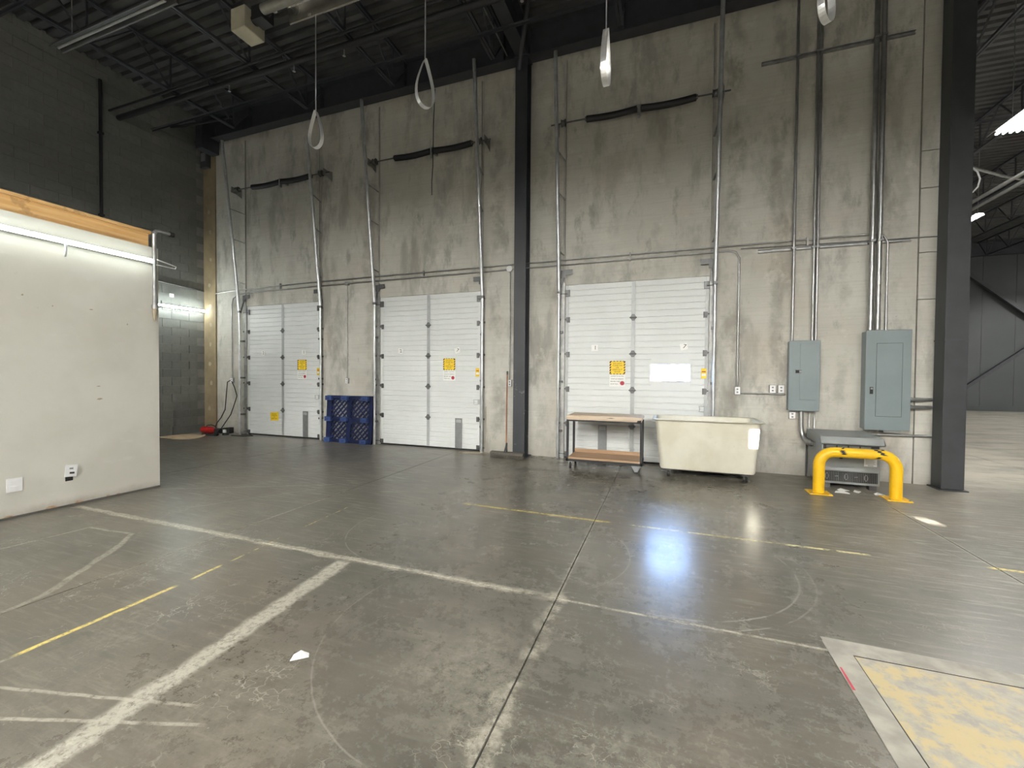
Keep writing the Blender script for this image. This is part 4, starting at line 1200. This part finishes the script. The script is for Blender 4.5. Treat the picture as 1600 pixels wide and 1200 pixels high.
# ------------------------------------------------------------------ yellow guard rail
t = thing('guard_rail', 'yellow bent-pipe guard rail with torn black tape', 'guard rail', (2.3, 6.56, 0))
gy, gz, r, bend = 6.56, .545, .064, .17
xa, xb = 1.905, 2.715
pts = [(xa, gy, .01), (xa, gy, gz - bend)]
for k in range(1, 9):
    a = math.pi - k * math.pi / 16
    pts.append((xa + bend + bend * math.cos(a), gy, gz - bend + bend * math.sin(a)))
for k in range(0, 8):
    a = math.pi / 2 - k * math.pi / 16
    pts.append((xb - bend + bend * math.cos(a), gy, gz - bend + bend * math.sin(a)))
pts += [(xb, gy, gz - bend), (xb, gy, .01)]
MB().path(pts, r, 24).obj('bent_pipe', M['rail'], t)
for x in (xa, xb):
    box(x - .125, x + .125, gy - .12, gy + .12, 0, .012).obj('base_plate', M['rail'], t)
    for sx_ in (-.1, .1):
        for sy_ in (-.095, .095):
            MB().tube((x + sx_, gy + sy_, .012), (x + sx_, gy + sy_, .022), .012, 6).obj('anchor_bolt', M['galvdull'], t)
    MB().path([(x, gy, gz - bend - .006), (x, gy, gz - bend + .006)], r + .0015, 24).obj('weld_seam', M['rail'], t)
def tape(xc, shear, a0, a1, w):
    """shred of tape hugging the pipe"""
    vs, fs = [], []
    n = 10
    for i in range(n + 1):
        a = a0 + (a1 - a0) * i / n
        for sgn in (-1, 1):
            xx = xc + shear * (a - (a0 + a1) / 2) + sgn * w / 2 * (0.6 + .4 * math.sin(i * 2.1 + sgn))
            vs.append((xx, gy - (r + .0016) * math.cos(a), gz + (r + .0016) * math.sin(a)))
    for i in range(n): fs.append((2 * i, 2 * i + 1, 2 * i + 3, 2 * i + 2))
    m = MB(); m._add(vs, fs)
    return m
tape(2.145, -.03, -.3, .6, .085).obj('tape_scrap', M['ink'], t)
tape(2.155, .05, .9, 1.5, .04).obj('tape_scrap', M['ink'], t)
tape(2.525, -.07, .0, 1.3, .08).obj('tape_scrap', M['ink'], t)
tape(2.515, .04, -.85, -.35, .07).obj('tape_scrap', M['ink'], t)
tape(2.57, .02, 1.0, 1.9, .05).obj('tape_scrap', M['ink'], t)

for i, (x, y, s, rz, l) in enumerate(((2.26, 6.82, .075, .5, 'white paper scrap under the transformer, next to the left foot of the rail'), (2.20, 6.68, .08, -.2, 'crumpled paper scrap in front of the transformer'), (2.41, 6.80, .06, .9, 'white paper scrap centred before the transformer'), (2.62, 6.74, .06, .2, 'tiny paper scrap by the right foot of the rail'), (-1.80, 1.71, .045, .6, 'tiny white paper scrap alone on the open floor'))):
    m = MB()
    c_, s_ = math.cos(rz), math.sin(rz)
    q = [(-s, -s * .5, .002), (s * .1, -s * .6, .008), (s, -s * .3, .003), (-s * .8, s * .5, .006), (0, s * .55, .022), (s * .9, s * .45, .004)]
    q = [(x + a * c_ - b * s_, y + a * s_ + b * c_, z) for a, b, z in q]
    m._add(q + [(a, b, z - .002) for a, b, z in q], [(0, 1, 4, 3), (1, 2, 5, 4), (9, 10, 7, 6), (10, 11, 8, 7), (0, 6, 7, 1), (1, 7, 8, 2), (2, 8, 11, 5), (5, 11, 10, 4), (4, 10, 9, 3), (3, 9, 6, 0)])
    tag(m.obj('paper_scrap', M['paper']), l, 'paper')

# ------------------------------------------------------------------ wheeled cart
t = thing('cart', 'two-shelf wheeled cart with worn plywood top and black frame', 'cart', (-.9, 7.0, 0))
x0, x1, y0, y1 = -1.50, -.315, 6.76, 7.30
for i in range(1):
    m = MB()
    n = 12
    prof = [(x0 + .02, .80), (x0, .83), (x0 + .005, .862), (x0 + .03, .875), (x1 - .03, .875), (x1 - .005, .862), (x1, .83), (x1 - .02, .80)]
    m.prism(prof, 'y', y0 - .01, y1 + .01)
    m.obj('top_board', M['carttop'], t, bevel=.006)
fr = MB()
for x in (x0 + .02, x1 - .02):
    for y in (y0 + .02, y1 - .02):
        MB().box(x - .017, x + .017, y - .017, y + .017, .13, .80).obj('leg', M['black'], t)
fr.box(x0, x1, y0, y0 + .03, .125, .165); fr.box(x0, x1, y1 - .03, y1, .125, .165); fr.box(x0, x0 + .03, y0, y1, .125, .165); fr.box(x1 - .03, x1, y0, y1, .125, .165)
fr.box(x0 + .02, x1 - .02, y0 + .003, y0 + .03, .775, .80); fr.box(x0 + .02, x1 - .02, y1 - .03, y1 - .003, .775, .80)
fr.obj('frame', M['black'], t)
box(x0 + .035, x1 - .035, y0 + .004, y1 - .034, .165, .195).obj('lower_shelf', M['cartwood'], t)
box(x0 + .04, x1 - .04, y1 - .034, y1 - .018, .17, .255).obj('shelf_lip', M['cartwood'], t)
def caster(parent, x, y, r, zt, swivel=True, fork_mat='galv'):
    c = MB()
    if swivel:
        c.box(x - .035, x + .035, y - .035, y + .035, zt - .012, zt)
        for s in (-.02, .02): c.box(x + s - .004, x + s + .004, y - .02, y + .03, r - .01, zt - .012)
    else:
        for s in (-.024, .024): c.prism([(x - .075, zt), (x + .075, zt), (x + .022, r - .02), (x - .022, r - .02)], 'y', y + s - .004, y + s + .004)
        c.box(x - .075, x + .075, y - .03, y + .03, zt - .01, zt)
    f = c.obj('caster', M[fork_mat], parent)
    w = MB()
    ang = (math.cos(0.2), math.sin(.2)) if swivel else (0, 1)
    w.path([(x - .016 * ang[0], y - .016 * ang[1], r), (x + .016 * ang[0], y + .016 * ang[1], r)], r, 18)
    w.obj('wheel', M['rubber'], f)
caster(t, x0 + .06, y0 + .06, .05, .125)
caster(t, x0 + .06, y1 - .06, .05, .125)
caster(t, x1 - .09, y0 + .035, .05, .125, False, 'slot')
caster(t, x1 - .09, y1 - .06, .05, .125, False, 'slot')
m = MB()
m.prism([(-.86 + .0, .846), (-.80, .852), (-.72, .848), (-.78, .842)], 'y', y0 - .0115, y0 - .0095)
m.prism([(-.40, .80), (-.34, .80), (-.335, .83), (-.39, .825)], 'y', y0 - .0115, y0 - .0095)
m.obj('splinter_gouge', M['dark'], t, kind='stuff')

# ------------------------------------------------------------------ white bulk bin on casters
t = thing('bulk_bin', 'large yellowed-white plastic bin truck on black casters', 'bin', (.6, 7.05, 0))
def rrect(x0, x1, y0, y1, r, z, n=5):
    out = []
    for cx, cy, a0 in ((x1 - r, y1 - r, 0), (x0 + r, y1 - r, 90), (x0 + r, y0 + r, 180), (x1 - r, y0 + r, 270)):
        for k in range(n + 1):
            a = math.radians(a0 + 90 * k / n)
            out.append((cx + r * math.cos(a), cy + r * math.sin(a), z))
    return out
ringsd = [(-.045, 1.205, 6.76, 7.36, .06, .125), (-.06, 1.22, 6.745, 7.375, .07, .15), (-.125, 1.265, 6.70, 7.43, .08, .80), (-.13, 1.27, 6.695, 7.435, .08, .852),
          (-.165, 1.315, 6.662, 7.468, .09, .856), (-.172, 1.322, 6.655, 7.475, .09, .866), (-.16, 1.31, 6.667, 7.463, .09, .876), (-.122, 1.262, 6.703, 7.427, .075, .872), (-.108, 1.248, 6.718, 7.412, .07, .84), (-.03, 1.19, 6.775, 7.345, .06, .16)]
vs, fs = [], []
for R_ in ringsd: vs += rrect(*R_)
n = 24
for i in range(len(ringsd) - 1):
    for k in range(n): fs.append((i * n + k, i * n + (k + 1) % n, (i + 1) * n + (k + 1) % n, (i + 1) * n + k))
fs.append(tuple(range(n))[::-1])
fs.append(tuple(range((len(ringsd) - 1) * n, len(ringsd) * n)))
m = MB(); m._add(vs, fs, True)
tub = m.obj('tub', M['bin'], t)
b_ = tub.modifiers.new('edges', 'EDGE_SPLIT'); b_.split_angle = math.radians(50)
box(0.0, 1.16, 6.80, 7.32, .105, .125).obj('base_frame', M['black'], t)
for x in (.06, 1.10):
    for y in (6.82, 7.28): caster(t, x, y, .045, .105, True, 'hinge')

# ------------------------------------------------------------------ blue plastic pallet standing on edge
t = thing('pallet', 'navy blue plastic pallet leaning upright against the concrete wall', 'pallet', (-6.47, 7.45, 0))
px0, px1, H = -7.13, -5.90, 1.035
lean = math.radians(3.0)
def PL(x, d, h):      # pallet space: x, distance out from the deck, height along the pallet
    return (x, WY - .055 - d * math.cos(lean) + (h - H) * math.sin(lean), h * math.cos(lean) + d * math.sin(lean) * .3)
def pbox(m, xa, xb, d0, d1, h0, h1):
    vs = [PL(x, d, h) for h in (h0, h1) for x, d in ((xa, d1), (xb, d1), (xb, d0), (xa, d0))]
    m._add(vs, [(3, 2, 1, 0), (4, 5, 6, 7), (0, 1, 5, 4), (1, 2, 6, 5), (2, 3, 7, 6), (3, 0, 4, 7)])
xm = (px0 + px1) / 2
m = MB()
for xa, xb in ((px0, px0 + .13), (xm - .055, xm + .055), (px1 - .09, px1)): pbox(m, xa, xb, 0, .045, 0, H)
for h0, h1 in ((0, .07), (H / 2 - .045, H / 2 + .045), (H - .065, H)): pbox(m, px0, px1, 0.002, .043, h0, h1)
m.obj('deck_frame', M['blue'], t)
# diagonal lattice bars in each of the four openings
for (xa, xb) in ((px0 + .13, xm - .055), (xm + .055, px1 - .09)):
    for (h0, h1) in ((.07, H / 2 - .045), (H / 2 + .045, H - .065)):
        for sgn in (1, -1):
            step = .112 if sgn == 1 else .16
            c0 = -2.0
            while c0 < 2.5:
                # line h - h0 = sgn*(x - xa) + c0, clipped to the opening
                P_ = []
                for x in (xa, xb):
                    h = h0 + sgn * (x - xa) + c0
                    if h0 <= h <= h1: P_.append((x, h))
                for h in (h0, h1):
                    x = xa + (h - h0 - c0) / sgn
                    if xa < x < xb: P_.append((x, h))
                if len(P_) == 2 and math.dist(P_[0], P_[1]) > .05:
                    w = .040 if sgn == 1 else .018
                    MB().bar(PL(P_[0][0], .03, P_[0][1]), PL(P_[1][0], .03, P_[1][1]), .012 if sgn == 1 else .008, w, up=(1, 0, 0)).obj('lattice_bar', M['blue'], t)
                c0 += step
for xa in (px0 + .02, xm - .16, px1 - .24):
    for h in (.005, H / 2 - .05, H - .105):
        m = MB(); pbox(m, xa, xa + .17, .045, .135, h, h + .10)
        f = m.obj('foot_block', M['blue2'], t, bevel=.01)
        m = MB(); pbox(m, xa + .06, xa + .075, .135, .138, h + .03, h + .06); pbox(m, xa + .095, xa + .11, .135, .138, h + .03, h + .06)
        m.obj('foot_hole', M['blue'], f)
m = MB()
for h in (.05, H / 2, H - .055): pbox(m, px0 + .03, px1 - .1, .048, .07, h - .012, h + .03)
m.obj('runner_rib', M['blue'], t)

# ------------------------------------------------------------------ push broom
t = thing('push_broom', 'push broom with long reddish wooden handle leaning beside the dark column', 'broom', (-2.68, 7.2, 0))
MB().prism([(7.12, .065), (7.12, .105), (7.14, .12), (7.22, .12), (7.24, .105), (7.24, .065)], 'x', -2.99, -2.36).obj('head_block', M['bristle'], t, label='dusty grey broom block')
m = MB()
for k in range(84):
    x = -2.985 + k * .0074
    for y in (7.135, 7.165, 7.195, 7.22):
        m.bar((x, y, .07), (x + random.uniform(-.006, .006), y + random.uniform(-.015, .01), .002), .005, .005)
m.obj('bristles', M['bristle'], t, kind='stuff')
MB().path([(-2.705, 7.18, .11), (-2.70, 7.19, .20), (-2.695, 7.20, .28)], .02, 10, radii=[.035, .02, .016]).obj('handle_bracket', M['black'], t)
MB().path([(-2.70, 7.195, .22), (-2.775, 7.40, .95), (-2.825, 7.56, 1.56)], .0125, 10).obj('handle', M['handle'], t)
MB().tube((-2.822, 7.55, 1.52), (-2.828, 7.565, 1.585), .0135, 10).obj('handle_tip', M['black'], t)

# ------------------------------------------------------------------ corner clutter: red machine, cords, cardboard
t = thing('pressure_washer', 'red and black electric pump machine lying on the floor in the corner', 'machine', (-10.2, 7.2, 0))
MB().path([(-10.72, 7.22, .10), (-10.66, 7.22, .115), (-10.52, 7.21, .12), (-10.40, 7.2, .12)], .09, 14, radii=[.06, .088, .092, .08]).obj('red_shell', M['toolred'], t)
MB().path([(-10.42, 7.2, .12), (-10.30, 7.2, .125), (-10.20, 7.2, .12)], .07, 14, radii=[.085, .075, .05]).obj('rear_shell', M['toolred'], t)
MB().path([(-10.56, 7.2, .19), (-10.50, 7.2, .235), (-10.36, 7.2, .25), (-10.24, 7.2, .225), (-10.19, 7.2, .17)], .014, 8).obj('carry_handle', M['black'], t)
box(-10.60, -10.20, 7.12, 7.28, .0, .035).obj('base_plate', M['hinge'], t, bevel=.006)
MB().tube((-10.20, 7.2, .12), (-10.02, 7.2, .12), .065, 14).obj('motor', M['black'], t)
MB().tube((-9.88, 7.2, .03), (-9.88, 7.2, .20), .07, 14).obj('pump_head', M['black'], t)
box(-9.85, -9.76, 7.11, 7.15, .10, .17).obj('pump_label', M['paper'], t)
MB().tube((-10.10, 7.10, .05), (-10.10, 7.15, .05), .05, 14).obj('wheel', M['rubber'], t)
box(-9.80, -9.68, 7.14, 7.26, .08, .22).obj('pressure_switch', M['black'], t, bevel=.008)
MB().path([(-9.7, 7.2, .03), (-9.45, 7.3, .015), (-9.3, 7.45, .012), (-9.5, 7.55, .012), (-9.75, 7.5, .012)], .010, 8).obj('hose', M['rubber'], t)
tag(MB().path([(-10.22, WY - .06, 1.33), (-10.30, WY - .08, 1.29), (-10.33, WY - .09, .95), (-10.36, WY - .10, .6), (-10.42, WY - .16, .40), (-10.40, 7.36, .28), (-10.36, 7.30, .20)], .011, 8).obj('power_cord', M['rubber']), 'black cord hanging from the corner outlet to the red machine', 'cord')
tag(MB().path([(-10.17, WY - .06, 1.30), (-10.05, WY - .08, 1.15), (-9.93, WY - .13, 1.02), (-9.88, WY - .15, .95), (-9.93, WY - .18, .75), (-10.0, WY - .22, .50), (-10.08, 7.35, .32), (-10.05, 7.22, .18)], .011, 8).obj('power_cord', M['rubber']), 'black cord looping from the corner outlet past the door track', 'cord')
# cardboard sheet on the floor
m = MB()
prof = []
nx, ny = 10, 5
vs, fs = [], []
for i in range(nx + 1):
    u = i / nx
    for j in range(ny + 1):
        v = j / ny
        x = -11.1 + u * 0.98
        wdt = .30 * math.sqrt(max(0.05, 1 - max(0, (u - .72) / .30) ** 2))
        y = 6.62 + (v - .5) * 2 * wdt + .12 * u
        z = .012 + .06 * math.exp(-((u - .85) / .18) ** 2) * (v * .9) + .015 * math.sin(5 * u)
        vs.append((x, y, max(.006, z)))
k = len(vs)
vs += [(a, b, c_ - .005) for a, b, c_ in vs]
for i in range(nx):
    for j in range(ny):
        a = i * (ny + 1) + j
        q = (a, a + ny + 1, a + ny + 2, a + 1)
        fs += [q, tuple(w + k for w in q[::-1])]
for i in range(nx):
    for j in (0, ny):
        a = i * (ny + 1) + j; fs.append((a, a + ny + 1, a + ny + 1 + k, a + k))
for j in range(ny):
    for i in (0, nx):
        a = i * (ny + 1) + j; fs.append((a, a + 1, a + 1 + k, a + k))
m._add(vs, fs)
tag(m.obj('cardboard_sheet', M['card']), 'flat brown cardboard sheet on the floor below the block wall', 'cardboard')
# cable loop at the foot of the middle door
tag(MB().path([(-3.32, 7.42, .012), (-3.45, 7.36, .01), (-3.65, 7.33, .01), (-3.78, 7.36, .01), (-3.7, 7.42, .01), (-3.5, 7.45, .01), (-3.3, 7.47, .014), (-3.27, 7.54, .1), (-3.26, 7.55, .5), (-3.265, 7.56, .9)], .006, 6).obj('pull_rope', M['plaster']), 'tan pull rope trailing on the floor at the middle door track', 'rope')
# thing seen in the slot between wall end and free column
tag(MB().path([(3.63, 7.62, .10), (3.645, 7.66, .22), (3.63, 7.70, .36), (3.66, 7.72, .48)], .018, 8).obj('hanging_strap', M['rubber']), 'black strap in the slot between wall end and free column', 'strap')

# ------------------------------------------------------------------ floor pit cover at the lower right
t = thing('pit_cover', 'worn yellow steel cover plate with pale concrete kerb set in the floor', 'floor plate', (1.9, 1.6, 0))
ex, ey = 3.4, 0.4
MB().prism([(.865, 2.90), (ex, 2.85), (ex, 2.765), (.97, 2.765), (.87, 2.80)], 'z', 0.0, .004).obj('kerb_strip', M['pitedge'], t)
MB().prism([(.862, 2.86), (.975, 2.78), (.968, ey), (.872, ey)], 'z', 0.0, .0045).obj('kerb_strip', M['pitedge'], t)
box(.98, ex, ey, 2.752, .0, .003).obj('cover_plate', M['pit'], t)
box(.972, .98, ey, 2.76, 0, .0015).obj('seam', M['dark'], t)
box(.98, ex, 2.752, 2.764, 0, .0015).obj('seam', M['dark'], t)
MB().prism([(.868, 2.45), (.88, 2.45), (.878, 2.62), (.87, 2.62)], 'z', .0, .0055).obj('red_paint_mark', M['red'], t)
